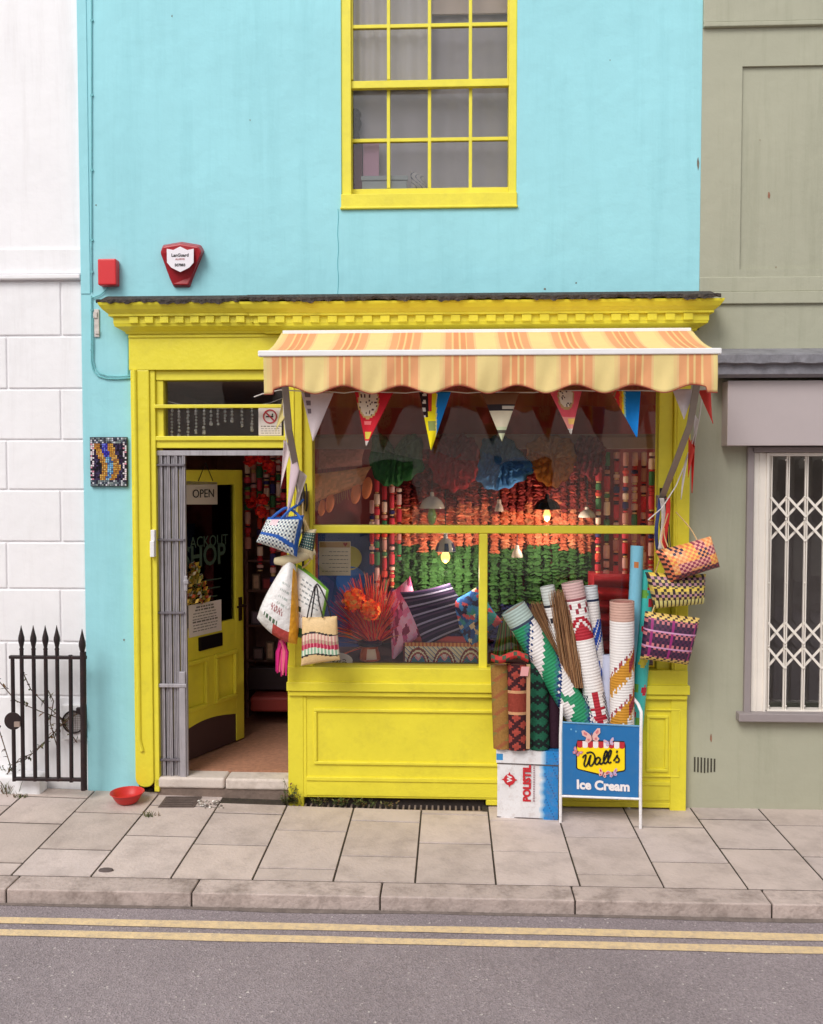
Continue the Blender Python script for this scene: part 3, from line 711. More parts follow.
for pts in (((699, 372), (690, 425), (676, 462), (661, 500)), ((284, 372), (289, 430), (295, 462), (300.5, 496))):
    ys = [yV+.03, -.56, -.34, -.12]; m = MB(); P3 = [at(a, b, y) for (a, b), y in zip(pts, ys)]
    w_ = VX*.021
    vs = []; 
    for p in P3: vs += [p-w_+Vector((0, -.006, 0)), p+w_+Vector((0, -.006, 0)), p+w_+Vector((0, .006, 0)), p-w_+Vector((0, .006, 0))]
    m.add(vs, [(i*4+k, i*4+(k+1) % 4, (i+1)*4+(k+1) % 4, (i+1)*4+k) for i in range(3) for k in range(4)] + [(0, 1, 2, 3), (12, 13, 14, 15)])
    p = P3[-1]; m.box(p.x-.022, p.x+.022, -.125, -.061, p.z-.05, p.z+.03)
    build('arm', m, GREY, aw, bevel=.004)

# ------------------------------------------------------------------ bunting
yB = -.62
bu = thing('bunting', at(480, 392, yB), 'string of mixed printed pennants hung along the underside of the awning', 'bunting', 'strings of pennants round the shop window')
def pennant(name, label, parent, p0, p1, tip, y, cf, seed, nu=22, nv=30, curl=.012, y2=None):
    A, B, T = at(*p0, y), at(*p1, y), at(*tip, y if y2 is None else y2); rr = random.Random(seed); ph = rr.uniform(0, 6)
    m = MB()
    def fn(u, v):
        e = A.lerp(B, u); p = e.lerp(T, v*.985); p.y += curl*math.sin(u*4+ph+v*2)*(1-v*.5); return p
    m.grid(fn, nu, nv, cf); o = build(name, m, COLM, parent, smooth=60, solid=.0015)
    if label: o['label'] = label
    return o
def flatc(*c):
    k = lin(c); return lambda u, v, i, j: k
def c_white(u, v, i, j): return lin((206, 190, 192)) if not (u < .34 and v < .5 and (j % 5 < 3) and 1 < i < 6) else lin((120, 104, 112))
def c_red(u, v, i, j):
    x, z = u*(1-v)+v*.34, v
    d = math.hypot((x-.36)*1.25, (z-.16)*1.05)
    if d < .30: return lin((226, 208, 186)) if not (rnd.random() < .12) else lin((92, 60, 60))
    if d < .345: return lin((206, 170, 110))
    if z > .72 and z < .86 and .2 < u < .8: return lin((214, 196, 80))
    if z > .9: return lin((232, 220, 210)) if (i+j) % 3 else lin((40, 30, 34))
    if .52 < z < .6 and .2 < u < .6: return lin((236, 120, 120))
    return lin((206, 38, 52))
def c_yb(u, v, i, j):
    x = u*(1-v)+v*.40
    if x > .53: return lin((30, 128, 206)) if abs(x-.53) > .03 else lin((240, 226, 120))
    if v < .42 and x < .30: return lin((44, 26, 30)) if not (.12 < x < .22 and (j % 4 < 2)) else lin((220, 210, 200))
    if v < .34 and x < .42: return lin((206, 60, 50))
    if .5 < v < .68 and .2 < u < .8: return lin((150, 160, 90))
    return lin((246, 226, 26))
def c_br(u, v, i, j):
    if v < .22: return lin((124, 84, 58))
    if v < .36: return lin((52, 44, 48)) if not (.55 < u and .26 < v < .33) else lin((200, 190, 176))
    if v > .78 and v < .84: return lin((90, 84, 76))
    return lin((224, 212, 184)) if v < .7 else lin((200, 206, 170))
def c_pink(u, v, i, j):
    x = u*(1-v)+v*.6; d = math.hypot((x-.5)*1.25, (v-.12)*1.0)
    if d < .26: return lin((232, 216, 196)) if rnd.random() > .12 else lin((90, 60, 60))
    if d < .32: return lin((200, 160, 110))
    if .62 < v < .76 and u > .4: return lin((240, 196, 110))
    if v > .86: return lin((236, 226, 216)) if (i+j) % 3 else lin((40, 30, 34))
    return lin((232, 92, 104)) if v < .6 else lin((236, 150, 140))
def c_rain(u, v, i, j):
    x = u*(1-v)+v*.85
    if x > .50: return lin((24, 128, 208))
    if x > .45: return lin((150, 206, 200))
    if x > .38: return lin((246, 220, 40))
    if x > .30: return lin((236, 130, 40))
    if x > .18: return lin((214, 50, 50))
    return lin((150, 130, 90)) if (i+j) % 2 else lin((190, 70, 60))
pennant('pennant', 'white pennant with grey lettering', bu, (301, 392), (334, 393), (313, 442), yB, c_white, 1)
pennant('pennant', 'red pennant with a cream patterned roundel', bu, (355, 392), (393, 393), (366, 447), yB, c_red, 2)
pennant('pennant', 'pennant half yellow and half blue', bu, (419, 392), (451, 392), (431, 451), yB, c_yb, 3)
pennant('pennant', 'cream pennant with a brown top', bu, (482, 393), (519, 393), (502, 442), yB, c_br, 4)
pennant('pennant', 'pink red pennant with a cream roundel', bu, (549, 391), (582, 391), (571, 435), yB, c_pink, 5)
pennant('pennant', 'rainbow striped pennant with a broad blue side', bu, (610, 391), (641, 391), (637, 438), yB, c_rain, 6)
pennant('pennant', 'plain white pennant at the right end', bu, (673, 390), (695, 390), (684, 420), yB, flatc(214, 204, 206), 7)
pennant('pennant', 'plain red pennant at the right end', bu, (699, 390), (710, 390), (713, 424), yB, flatc(214, 72, 66), 8, curl=.02)
m = MB(); m.tube([at(a, b, yB) for a, b in ((254, 397), (262, 394), (280, 390), (301, 391), (334, 392), (344, 393), (355, 391.5), (393, 392.5), (406, 393), (419, 391.5), (451, 391.5), (467, 393), (482, 392), (519, 392.5), (534, 392.5), (549, 390.5), (582, 390.5), (596, 391), (610, 390.5), (641, 390.5), (656, 391), (673, 389.5), (695, 389.5), (711, 388))], .0035, 6)
build('string', m, mat('white_tape', (214, 206, 200), .8, .05), bu)
def strips(label, items, stringpts, y):
    b = thing('bunting', at(*stringpts[0], y), label, 'bunting', 'strings of pennants round the shop window')
    m = MB(); m.tube([at(a, q, y) for a, q in stringpts], .004, 6); build('string', m, mat('white_tape', (214, 206, 200), .8, .05), b)
    for k, (p0, p1, tip, c, yy) in enumerate(items):
        pennant('pennant', None, b, p0, p1, tip, y+yy, flatc(*c), 20+k, 8, 14, .014)
    return b
strips('limp white and pale pink pennants hanging down past the top left of the window',
       [((284, 440), (292, 446), (280.5, 489), (214, 196, 198), 0), ((292, 442), (300, 470), (286, 524), (206, 184, 190), -.02), ((283, 398), (289, 412), (275, 432), (200, 184, 120), 0), ((300, 470), (307, 476), (293, 520), (214, 200, 196), .03)],
       [(283, 392), (284, 420), (287, 445), (293, 468), (299, 492)], -.32)
strips('limp red and white pennants hanging down beside the right awning arm',
       [((691, 440), (695, 440), (692, 494), (216, 50, 46), 0), ((689, 436), (694, 450), (688, 478), (208, 70, 60), -.03), ((683, 470), (688, 452), (681, 500), (214, 204, 200), -.03), ((694, 412), (699, 420), (694, 446), (220, 210, 206), 0)],
       [(703, 390), (699, 420), (693, 440), (686, 462), (676, 486), (662, 508), (648, 520)], -.30)

# ------------------------------------------------------------------ concertina gate folded at the left of the doorway
fg = thing('folding_gate', at(170, 777, -.02), 'grey steel concertina security gate folded back beside the yellow door', 'gate')
yg = -.015; m = MB(); mt = STEEL
gl, gr = 153.5, 185.5
for i in range(9):
    p = gl+ (gr-gl-2)*i/8; x = X(p, yg, 612); zz0, zz1 = at(170, 776, yg).z, at(170, 452.5, yg).z; d = .012 if i % 2 else 0
    m.box(x, x+.019, yg+d, yg+d+.03, zz0, zz1); m.box(x+.005, x+.009, yg+d-.006, yg+d, zz0, zz1)
build('folded_lattice', m, STEEL, fg, bevel=.002)
m = MB()
DS = mat('darker_steel', (112, 106, 112), .5, .15, 20, metal=.3)
for q in (465, 540, 613, 685, 760):
    m = MB(); m.pbox(gl, q-1.1, gr-1, q+1.1, yg-.012, yg+.02); build('rivet_band', m, DS, fg, bevel=.002)
m = MB(); m.pbox(gr-6, 672, gr, 778, yg-.014, yg+.03); m.pbox(gl, 684, gr+1, 687.5, yg-.02, yg); build('lock_stile', m, STEEL, fg, bevel=.003)
m = MB(); m.pbox(183, 580, 188, 584, yg-.03, yg); m.pbox(184, 576, 187, 591, yg-.022, yg); build('handle', m, STEEL, fg, bevel=.003)
m = MB(); m.pbox(gl, 450.5, 284, 455.5, yg-.005, yg+.05); build('track', m, STEEL, fg, bevel=.002)
m = MB(); m.pbox(149.8, 541, 154, 557, -.09, -.04); m.pbox(150.5, 530, 154.5, 541, -.08, -.03); build('keep', m, WPAINT, fg, bevel=.003)

# ------------------------------------------------------------------ the open door (a part of the shop)
hy, fy = .14, .86
hp = at(173, 610, hy); fp = at(243.5, 610, fy)
dw = Vector((fp.x-hp.x, fy-hy, 0)); dl = dw.length; du = dw.normalized()
dn = du.cross(VZ)                     # towards the camera side
if dn.y > 0: dn = -dn
DO = Vector((hp.x, hy, 0)); dt = .045
dz1 = at(243.5, 470, fy).z; dz0 = zfl+.012
def dbox(m, a, b, z0, z1, t=dt, off=0): m.fbox(DO+du*a+VZ*z0+dn*off, du, VZ, b-a, z1-z0, t)
def dz(py, a=.5):                     # height on the door of image row py at distance a along it
    p = DO+du*(a*dl); return at(400, py, p.y).z
zm0, zm1 = dz(630, .6), dz(618, .6); zk = dz(718, .3)
door = MB()
st = .095
dbox(door, 0, st, dz0+.20, dz1); dbox(door, dl-st, dl, dz0, dz1)
dbox(door, st, dl-st, dz1-.11, dz1); zg_ = dz(625, .55); zq = dz(655, .55)
dbox(door, st, dl-st, zq-.01, zg_); dbox(door, st, dl-st, zk-.05, zk+.04); dbox(door, dl*.5-.04, dl*.5+.05, zk+.04, zq-.01)
dro = build('door', door, YEL2, shop, bevel=.004)
dro['label'] = 'yellow half glazed door standing open inwards'
m = MB()
for a, b in ((st, dl*.5-.04), (dl*.5+.05, dl-st)):
    dbox(m, a, b, zk+.04, zq-.01, .02, -.015)
    q = .03
    for (i0, i1, j0, j1) in ((a, b, zk+.04, zk+.04+q), (a, b, zq-.01-q, zq-.01), (a, a+q, zk+.04+q, zq-.01-q), (b-q, b, zk+.04+q, zq-.01-q)): dbox(m, i0, i1, j0, j1, .03, .016)
build('panel', m, YEL2, dro, bevel=.006)
m = MB(); kk = [(st*0, dz0), (dl-st, dz0)] + [((dl-st)*(1-i/12), zk-.05-.06*(1-math.sin(math.pi*(i/12)))*(1 if i > 6 else .7)) for i in range(13)]
m.flat([DO+du*a+VZ*z-dn*.008 for a, z in kk], dn, .03); build('kick_board', m, mat('dark_kick_board', (74, 50, 50), .6, .1), dro)
m = MB()
for i in range(12):
    a0_, a1_ = (dl-st)*i/12, (dl-st)*(i+1)/12
    f = lambda a: zk-.05-.06*(1-math.sin(math.pi*(1-a/(dl-st))))*(1 if a/(dl-st) < .5 else .7)
    m.flat([DO+du*a0_+VZ*f(a0_), DO+du*a1_+VZ*f(a1_), DO+du*a1_+VZ*(zk-.045), DO+du*a0_+VZ*(zk-.045)], dn, .03)
build('apron', m, YEL2, dro)
m = MB(); dbox(m, st-.01, dl-st+.01, zg_-.01, dz1-.1, .005, -.02); build('pane', m, GLASS, dro)
m = MB(); zc_ = dz(659, .5); dbox(m, dl*.33, dl*.66, zg_-.175, zg_-.075, .02, .016)
build('letter_box', m, mat('black_plate', (34, 28, 32), .35, .05, metal=.5), dro, bevel=.006)
m = MB(); dbox(m, dl-.065, dl-.03, zg_-.02, zg_+.16, .01, .012); m.tube([DO+du*(dl-.05)+VZ*(zg_+.1)+dn*.01, DO+du*(dl-.05)+VZ*(zg_+.1)+dn*.06, DO+du*(dl-.15)+VZ*(zg_+.1)+dn*.06], .008, 8)
build('handle', m, mat('bronze', (66, 44, 36), .4, .1, metal=.6), dro)
GRL = mat('faded_green_ink', (52, 70, 58), .8, .05)
gxw = dl-2*st
def dtext(n, s, size, a, z, mt, par, **k): return text(n, s, size, DO+du*a+VZ*z-dn*(.0185), du, VZ, mt, par, **k)
dtext('lettering', 'BLACKOUT', .115, st+.0, dz(548, .4), GRL, dro, sx=.9)
dtext('lettering', 'SHOP', .215, st+.02, dz(567, .4), GRL, dro, bold=.004, sx=.9)
m = MB(); rr = random.Random(8)
for k in range(6):
    z = dz(582+k*8.5, .5); a = dl*.45+rr.uniform(-.01, .02); dbox(m, a, a+rr.uniform(.14, .2), z, z+.009, .002, -.018)
build('small_print', m, GRL, dro)
# notices on the door glass
op_ = thing('open_sign', DO+du*(dl*.42)+VZ*dz(503, .4), 'small pale card reading OPEN hung behind the door glass', 'sign')
m = MB(); q0_ = .19*dl; q1_ = .62*dl; za_, zb_ = dz(504, .4), dz(481, .4)
m.fbox(DO+du*q0_+VZ*za_-dn*.0, du+VZ*-.03, VZ, q1_-q0_, zb_-za_, .006); build('card', m, mat('pale_card', (196, 184, 176), .7, .04), op_)
m = MB(); pm = DO+du*(dl*.45); m.tube([pm-du*.08+VZ*zb_+dn*.004, pm+VZ*(zb_+.13)+dn*.004, pm+du*.08+VZ*zb_+dn*.004], .003, 5); build('cord', m, INK, op_)
text('lettering', 'OPEN', .085, DO+du*(q0_+.06)+VZ*(za_+.045)+dn*.003, du, VZ, INK, op_, sx=1.1)
nt_ = thing('notice', DO+du*(dl*.45)+VZ*dz(636, .4), 'white printed notice taped low on the glass of the open yellow door', 'notice')
za_, zb_ = dz(636, .4), dz(604, .4); q0_, q1_ = .2*dl, .66*dl
m = MB(); m.fbox(DO+du*q0_+VZ*za_+dn*.002, du, VZ, q1_-q0_, zb_-za_, .003); build('sheet', m, mat('white_sheet', (226, 216, 216), .8, .03), nt_)
m = MB()
for k in range(9):
    z = zb_-.03-k*.021; ww = (q1_-q0_)*(.62 if k < 2 else .8)*rr.uniform(.85, 1); a = q0_+(q1_-q0_-ww)/2; h = .011 if k in (0, 1, 5) else .006
    x = a
    while x < a+ww-.02:
        l = rr.uniform(.015, .045); m.fbox(DO+du*x+VZ*z+dn*.0035, du, VZ, min(l, a+ww-x), h, .001); x += l+.009
build('print', m, GREYINK, nt_)
# ------------------------------------------------------------------ fanlight decorations
SHELL = mat('pearl_shell', (250, 244, 238), .3, .08, 30)
m = MB(); p = [(163, 400), (180, 404.5), (200, 407.5), (225, 408.5), (250, 406.5), (270, 403), (283, 398)]
m.tube([at(a, b, .09) for a, b in p], .003, 5)
tag(build('fairy_lights', m, SHELL), 'thin pale wire looped behind the glass above the door', 'string')
def bead_strand(px, q0, q1, big):
    m = MB(); y = .10; m.tube([at(px, q0, y), at(px, q1, y)], .0012, 4); q = q0+3
    while q < q1:
        s = rr.uniform(.008, .012); pt = at(px+rr.uniform(-.4, .4), q, y)
        m.lathe([(0, -s), (s*.8, -s*.6), (s, 0), (s*.8, s*.6), (0, s)], pt, 7); q += rr.uniform(2.6, 4)
    s = .014 if big else .01; pt = at(px, q1, y); m.lathe([(0, -s), (s*.8, -s*.6), (s, 0), (s*.8, s*.6), (0, s)], pt, 8)
    return build('bead_strand', m, SHELL, smooth=50)
places = [(166, 436, 0, 'leftmost strand of pearly beads behind the fanlight'), (172, 436, 0, ''), (179, 436, 1, ''), (188, 435, 0, ''), (196, 433, 0, ''), (204, 433, 1, ''), (211, 424, 1, ''), (218, 424, 0, ''), (225, 421, 0, ''), (232, 421, 1, ''), (242, 426, 0, ''), (252, 430, 1, '')]
for px_, q1, b_, l in places:
    o = bead_strand(px_, 405, q1, b_); tag(o, 'strand of small pearly white beads hanging behind the glass above the door', 'beads', 'bead strands in the fanlight')
ns = thing('no_smoking_sign', at(270, 436, .02), 'white sticker with a red prohibition ring at the right of the fanlight', 'sign')
m = MB(); m.pbox(258.5, 406, 281.5, 435.5, .024, .028); build('sticker', m, mat('sticker_white', (216, 206, 206), .5, .02), ns)
m = MB(); c_ = at(270, 416.5, .022); rg = .048
m.lathe([(rg, 0), (rg, .002), (rg*.82, .002), (rg*.82, 0), (rg, 0)], c_+Vector((0, .0, 0)), 28, ax=(0, -1, 0)); 
k = .707*rg*.9; m.fbox(c_+Vector((-k, -.0005, k))+Vector((-.004, 0, -.004)), Vector((.707, 0, -.707)), Vector((.707, 0, .707)), rg*1.8, .010, .001)
build('prohibition_ring', m, mat('sign_red', (176, 50, 64), .5, .02), ns)
m = MB(); m.fbox(c_+Vector((-.028, .0006, -.005)), VX, VZ, .05, .009, .001); m.fbox(c_+Vector((.012, .0006, .006)), VX, VZ, .008, .014, .001); build('cigarette', m, INK, ns)
m = MB()
for k in range(4):
    z = at(270, 426.8+k*2.2, .0235).z; x = X(261, .0235, 428)
    while x < X(279, .0235, 428):
        l = rr.uniform(.01, .025); m.fbox(Vector((x, .0238, z)), VX, VZ, l, .007 if k == 0 else .004, .001); x += l+.006
build('print', m, GREYINK, ns)
# ================================================================== window display (behind the glass)
r4 = random.Random(21)
def jit(c, a=.12):
    k = r4.uniform(1-a, 1+a); return tuple(min(1, v*k) for v in c)
# frilled garland strands: crumpled paper discs threaded on a string
yGa = .66
zg = lambda py: at(480, py, yGa).z
def garland_mesh(seed, top=452):
    rr = random.Random(seed); m = MB(); z = zg(top); z1 = zg(652); rings = []; cols = []; sx_ = sy_ = 0.0
    off = rr.uniform(-6, 6)
    b1, b2, b3 = zg(504+off), zg(545+off*.6), zg(602+off*.5)
    while z > z1:
        base = (146, 58, 56) if z > b1 else (222, 124, 90) if z > b2 else (74, 116, 62) if z > b3 else (46, 48, 92)
        if b2 < z < b1 and rr.random() < .3: base = (226, 146, 108)
        if z > b1 and rr.random() < .3: base = (180, 76, 64)
        sx_ = sx_*.9+rr.uniform(-.004, .004); sy_ = sy_*.9+rr.uniform(-.004, .004)
        for rad in (.018, rr.uniform(.024, .050)):
            ring = []
            for q in range(10):
                a = q*2*math.pi/10; k = rad*(1+.28*math.sin(q*math.pi)+rr.uniform(-.32, .32)); ring.append(Vector((sx_+k*math.cos(a), sy_+k*math.sin(a)*.8, z+rr.uniform(-.010, .010)-.4*(rad-.012))))
            rings.append(ring); c = lin(base); kk = rr.uniform(.7, 1.2); cols.append(tuple(v*kk for v in c))
            z -= .011 if rad < .02 else .013
    vs = [p for g in rings for p in g]; fs = []; cs = []
    for i in range(len(rings)-1):
        for q in range(10): fs.append((i*10+q, i*10+(q+1) % 10, (i+1)*10+(q+1) % 10, (i+1)*10+q)); cs.append(cols[i])
    m.add(vs, fs, cs); return m
GAR = mat('crepe_paper', gain=1.1, attr=True, rough=.85, var=.12, vscale=60, spec=.1)  # gain lifts the paper colour a little in place of display light
protos = []
k = 0
gpos = [(p, 0) for p in [398, 406.5, 415, 424, 433, 441.5, 450, 459, 468, 477, 486, 495, 503.5, 512, 521, 529.5, 538, 547, 555.5, 564, 573, 582, 590.5]] + [(402+9.1*q, .07) for q in range(21)]
for i, (px, back) in enumerate(gpos):
    xx = X(px+r4.uniform(-1, 1), yGa, 550); dy = r4.uniform(-.03, .03)+back
    if i < 8:
        o = build('paper_garland', garland_mesh(100+i), GAR, smooth=0, origin=(0, 0, zg(652))); protos.append(o)
    else:
        o = protos[i % 8].copy(); col.objects.link(o); o.rotation_euler.z = r4.uniform(0, 6)
    o.location = (xx, yGa+dy, zg(652)+r4.uniform(-.03, .02))
    tag(o, 'frilled paper garland banded red, orange, green and navy at the back of the window', 'garland', 'paper garlands curtaining the window')
# ribbon-like pompom garlands at both sides
def block_strand(px, y, q0, q1, seed, w_=.019):
    rr = random.Random(seed); m = MB(); z = at(px, q0, y).z; z1 = at(px, q1, y).z; x = X(px, y, 550)
    pal = [(190, 60, 72), (196, 150, 146), (60, 100, 66), (52, 44, 88), (206, 176, 160), (170, 50, 60), (190, 66, 54), (176, 120, 112)]
    while z > z1:
        h = rr.choice([.03, .05, .08, .1]); c = lin(rr.choice(pal)); ww = w_*rr.uniform(.85, 1.1)
        m.lathe([(.004, 0), (ww, -.004), (ww*1.05, -h*.5), (ww, -h+.004), (.004, -h)], (x, y, z), 10, c)
        z -= h
        for t in range(rr.choice([1, 2])):
            m.lathe([(.004, 0), (ww*.75, -.002), (ww*.75, -.010), (.004, -.012)], (x, y, z), 10, lin(rr.choice([(206, 170, 120), (60, 40, 50), (190, 60, 60)]))); z -= .013
    return build('fabric_garland', m, COLI, smooth=40)
for i, (px, y, a, b) in enumerate(((377, .5, 478, 600), (384.5, .52, 486, 602), (392, .55, 480, 590), (399, .56, 488, 560), (372, .6, 500, 560))):
    tag(block_strand(px, y, a, b, 40+i), 'strand of stacked cloth bands in pink, white and navy at the left of the garlands', 'garland', 'cloth garlands left of the paper garlands')
for i, px in enumerate((598, 606.5, 616, 625, 634, 643, 651)):
    tag(block_strand(px, .42+.03*(i % 3), 452, 640, 60+i, .021), 'strand of stacked cloth bands in pink, white and navy at the right of the garlands', 'garland', 'cloth garlands right of the paper garlands')
# bunched garments on the rail
def garment(label, cat, pts, y, c1, c2, seed, name='hanging_garment'):
    rr = random.Random(seed); m = MB(); n = 26
    xs_ = [p[0] for p in pts]; cx_ = sum(xs_)/len(xs_); cy_ = sum(p[1] for p in pts)/len(pts); k = len(pts)
    ring = []
    for i in range(n*2):
        t = i/(n*2)*k; a = pts[int(t) % k]; b = pts[(int(t)+1) % k]; f = t-int(t)
        ring.append((a[0]+(b[0]-a[0])*f, a[1]+(b[1]-a[1])*f))
    L_ = 9; vs = []; cs = []; fs = []
    N = len(ring); ymin = min(p[1] for p in pts); ymax = max(p[1] for p in pts)
    for j in range(L_+1):
        s = 1-j/L_
        for i, (a, b) in enumerate(ring):
            f = 1+.05*math.sin(i*1.7)*s; X_ = cx_+(a-cx_)*s*f; Y_ = cy_+(b-cy_)*s*f
            d = y-.05*(1-s*s)**.5-.016*math.sin(X_*1.1+seed+.15*Y_)-.008*math.sin(Y_*.8+X_*.25)-.006*math.sin(X_*2.3-Y_*.6); vs.append(at(X_, Y_, d))
    for j in range(L_):
        for i in range(N):
            fs.append((j*N+i, j*N+(i+1) % N, (j+1)*N+(i+1) % N, (j+1)*N+i))
            yy = cy_+(ring[i][1]-cy_)*(1-j/L_); t = (yy-ymin)/(ymax-ymin); c = lin(c1 if t < .38+.06*math.sin(i) else c2); q = rr.uniform(.82, 1.12)
            cs.append(tuple(v*q for v in c))
    m.add(vs, fs, cs); return tag(build(name, m, COLM, smooth=60, solid=.01), label, cat, 'garments hung from the window rail')
garment('green gathered cloth hanging from the rail at the left', 'garment', [(372, 437), (380, 434), (386, 437), (394, 450), (404, 437), (412, 434), (421, 438), (424, 470), (408, 480), (395, 486), (380, 484), (370, 468)], .27, (130, 150, 122), (52, 112, 56), 1)
garment('red gathered cloth hanging from the rail behind the white lamp', 'garment', [(432, 440), (446, 434), (462, 434), (476, 440), (480, 466), (470, 486), (452, 492), (436, 484), (428, 460)], .28, (160, 80, 84), (176, 34, 44), 2)
garment('blue gathered cloth hanging from the rail', 'garment', [(482, 440), (496, 436), (510, 438), (520, 452), (536, 468), (526, 478), (508, 488), (490, 490), (476, 480), (480, 458)], .26, (92, 132, 166), (74, 128, 186), 3)
garment('orange gathered cloth hanging from the rail above the black lamp', 'garment', [(526, 446), (540, 434), (556, 436), (572, 440), (577, 458), (570, 476), (556, 488), (540, 482), (530, 466)], .27, (206, 142, 84), (204, 122, 50), 4)
garment('maroon gathered cloth hanging from the rail at the right', 'garment', [(574, 446), (580, 436), (596, 437), (606, 448), (604, 470), (590, 478), (578, 470)], .28, (150, 80, 84), (128, 38, 48), 5)
# tan fringed hangings at the top left
def fringe(name, label, q, y, c, n_, seed):
    rr = random.Random(seed); t = thing(name, at(q[0][0], q[2][1], y), label, 'hanging', 'tan fringed hangings at the top left of the window')
    m = MB(); m.pillow([at(a, b, y) for a, b in q], .03, 18, 10, lambda u, v, i, j: jit(lin(c), .15)); build('cloth', m, COLI, t, smooth=60)
    m = MB()
    for i in range(n_):
        u = i/(n_-1); a = at(q[3][0]+(q[2][0]-q[3][0])*u, q[3][1]+(q[2][1]-q[3][1])*u-1, y); l = rr.uniform(.05, .075)
        m.tube([a, a+Vector((rr.uniform(-.006, .006), -.006, -l*.6)), a+Vector((rr.uniform(-.01, .01), 0, -l))], .003, 4, jit(lin(tuple(int(v*.8) for v in c)), .2))
    build('fringe', m, COLI, t)
fringe('fringed_hanging', 'dull pink fringed cloth, upper one of the pair at the window top left', [(318, 448), (366, 446), (362, 466), (318, 470)], .34, (150, 96, 84), 34, 1)
fringe('fringed_hanging', 'tan fringed cloth, lower and longer of the pair at the window top left', [(312, 474), (372, 466), (364, 484), (312, 504)], .26, (190, 132, 96), 26, 2)
m = MB()
for (a, b, s) in ((356, 493, 8), (367, 488, 8), (330, 503, 7), (322, 508, 6)):
    p = at(a, b, .26); q = .0075*s
    m.grid(lambda u, v: p+Vector((q*.62*math.cos(u*6.283)*math.sin(v*3.1416), .02*math.sin(u*6.283)*math.sin(v*3.1416), q*1.25*math.cos(v*3.1416)+q*.35*math.cos(u*6.283)*math.sin(v*3.14))), 14, 8, lambda u, v, i, j: lin((196, 110, 72)), True)
tag(build('gourd_string', m, COLI, smooth=60), 'cluster of brown rounded leathery shapes under the tan fringe', 'ornament')
# navy panel with coloured discs at the left
m = MB(); m.pbox(318, 528, 376, 664, .74, .78); tag(build('navy_panel', m, mat('navy_cloth', (44, 58, 104), .9, .1, 5)), 'navy blue panel behind the paper notice in the window', 'panel')
for (a, b, s, c, l) in ((350, 558, 12, (170, 160, 60), 'mustard yellow round disc hung on the navy panel'), (351, 581, 15, (40, 96, 170), 'bright blue round disc hung on the navy panel under the yellow one')):
    p = at(a, b, .7); m = MB(); q = s/135; m.lathe([(0, .012), (q*.7, .012), (q, .02), (q, .0), (0, 0)], p, 32, ax=(0, -1, 0)); tag(build('round_disc', m, mat('disc_paint', c, .5, .05), smooth=40), l, 'disc', 'coloured discs on the navy panel')
# paper notice stuck to the inside of the glass
nn = thing('notice', at(336, 575, .03), 'cream printed notice with a red heart on the shop window glass', 'notice')
m = MB(); m.pbox(319, 541.5, 350.5, 575.5, .028, .031); build('sheet', m, mat('cream_sheet', (250, 226, 190), .8, .06, 8), nn)
m = MB(); m.pbox(319.5, 542, 350, 547.5, .026, .028); build('header', m, mat('tan_print', (206, 158, 100), .8, .05), nn)
m = MB(); p = at(345.3, 544.6, .0245); hp_ = [(0, -.014), (.015, .004), (.011, .013), (.004, .013), (0, .007), (-.004, .013), (-.011, .013), (-.015, .004)]
m.flat([p+VX*a+VZ*b for a, b in hp_], NF, .001); build('heart', m, mat('heart_red', (170, 56, 50), .6, 0), nn)
m = MB()
for k in range(6):
    z = at(335, 552+k*3.9, .027).z; x = X(322 if k % 2 else 329, .027, 560); e = X(348, .027, 560)
    while x < e:
        l = r4.uniform(.008, .03); m.fbox(Vector((x, .0272, z)), VX, VZ, min(l, e-x), .0035, .0008); x += l+.006
build('print', m, mat('brown_ink', (120, 84, 64), .8, 0), nn)
# pendant lamps
def lamp(label, px, py, w_, h, y, c, cord_top, bulb=None, shape='dome', lit=False, metal=0.0, c2=None):
    p = at(px, py, y); t = thing('pendant_lamp', p, label, 'lamp', 'pendant lamps hung in the shop window'); s = w_/2/138; hh = h/138
    prof = [(.008, hh*1.45), (.014, hh*1.4), (.016, hh*1.05), (s*.45, hh*.92), (s*.75, hh*.66), (s*.93, hh*.3), (s, .0), (s*.985, -.002), (s*.9, hh*.28), (s*.7, hh*.6), (.012, hh*.85)]
    m = MB(); cc = (lambda a, b: lin(c2) if (c2 and .3 < a < .55 and int(b*12) % 2) else lin(c)); m.lathe(prof, p, 28, cc)
    build('shade', m, mat('lamp_enamel', attr=True, rough=.2, var=.02, metal=metal), t, smooth=50)
    m = MB(); m.tube([p+VZ*hh*1.4, Vector((p.x, y, at(px, cord_top, y).z))], .003, 5); build('cord', m, mat('lamp_cord', (60, 48, 46), .7, 0), t)
    if bulb:
        bw_, bh, bc = bulb; q = bw_/2/138; bz = bh/138; m = MB()
        m.lathe([(.004, .01), (q*.5, 0), (q*.95, -bz*.35), (q, -bz*.55), (q*.7, -bz*.85), (.002, -bz)], p, 16)
        build('bulb', m, mat('lit_bulb', bc, .3, 0, emit=(255, 190, 110), estr=1.5) if lit else mat('glass_drop', bc, .1, .03, spec=.8), t, smooth=60)
    return t, p
lamp('white enamel pendant lamp with a green drop at the window centre left', 432, 508, 25, 11, .38, (226, 214, 204), 450, (9, 17, (150, 190, 120)))
_, pa = lamp('blue and white patterned pendant lamp with a glowing amber bulb', 445.5, 551, 21, 12, .36, (206, 206, 216), 452, (9, 12, (240, 170, 70)), lit=True, c2=(50, 74, 130))
_, pb_ = lamp('black metal pendant lamp with a lit bulb above the transom', 547, 509, 26, 10, .30, (40, 34, 36), 470, (7, 12, (255, 220, 150)), lit=True, metal=.3)
lamp('small white fluted pendant lamp at the right of the garlands', 587, 517, 17, 7, .4, (210, 196, 186), 470)
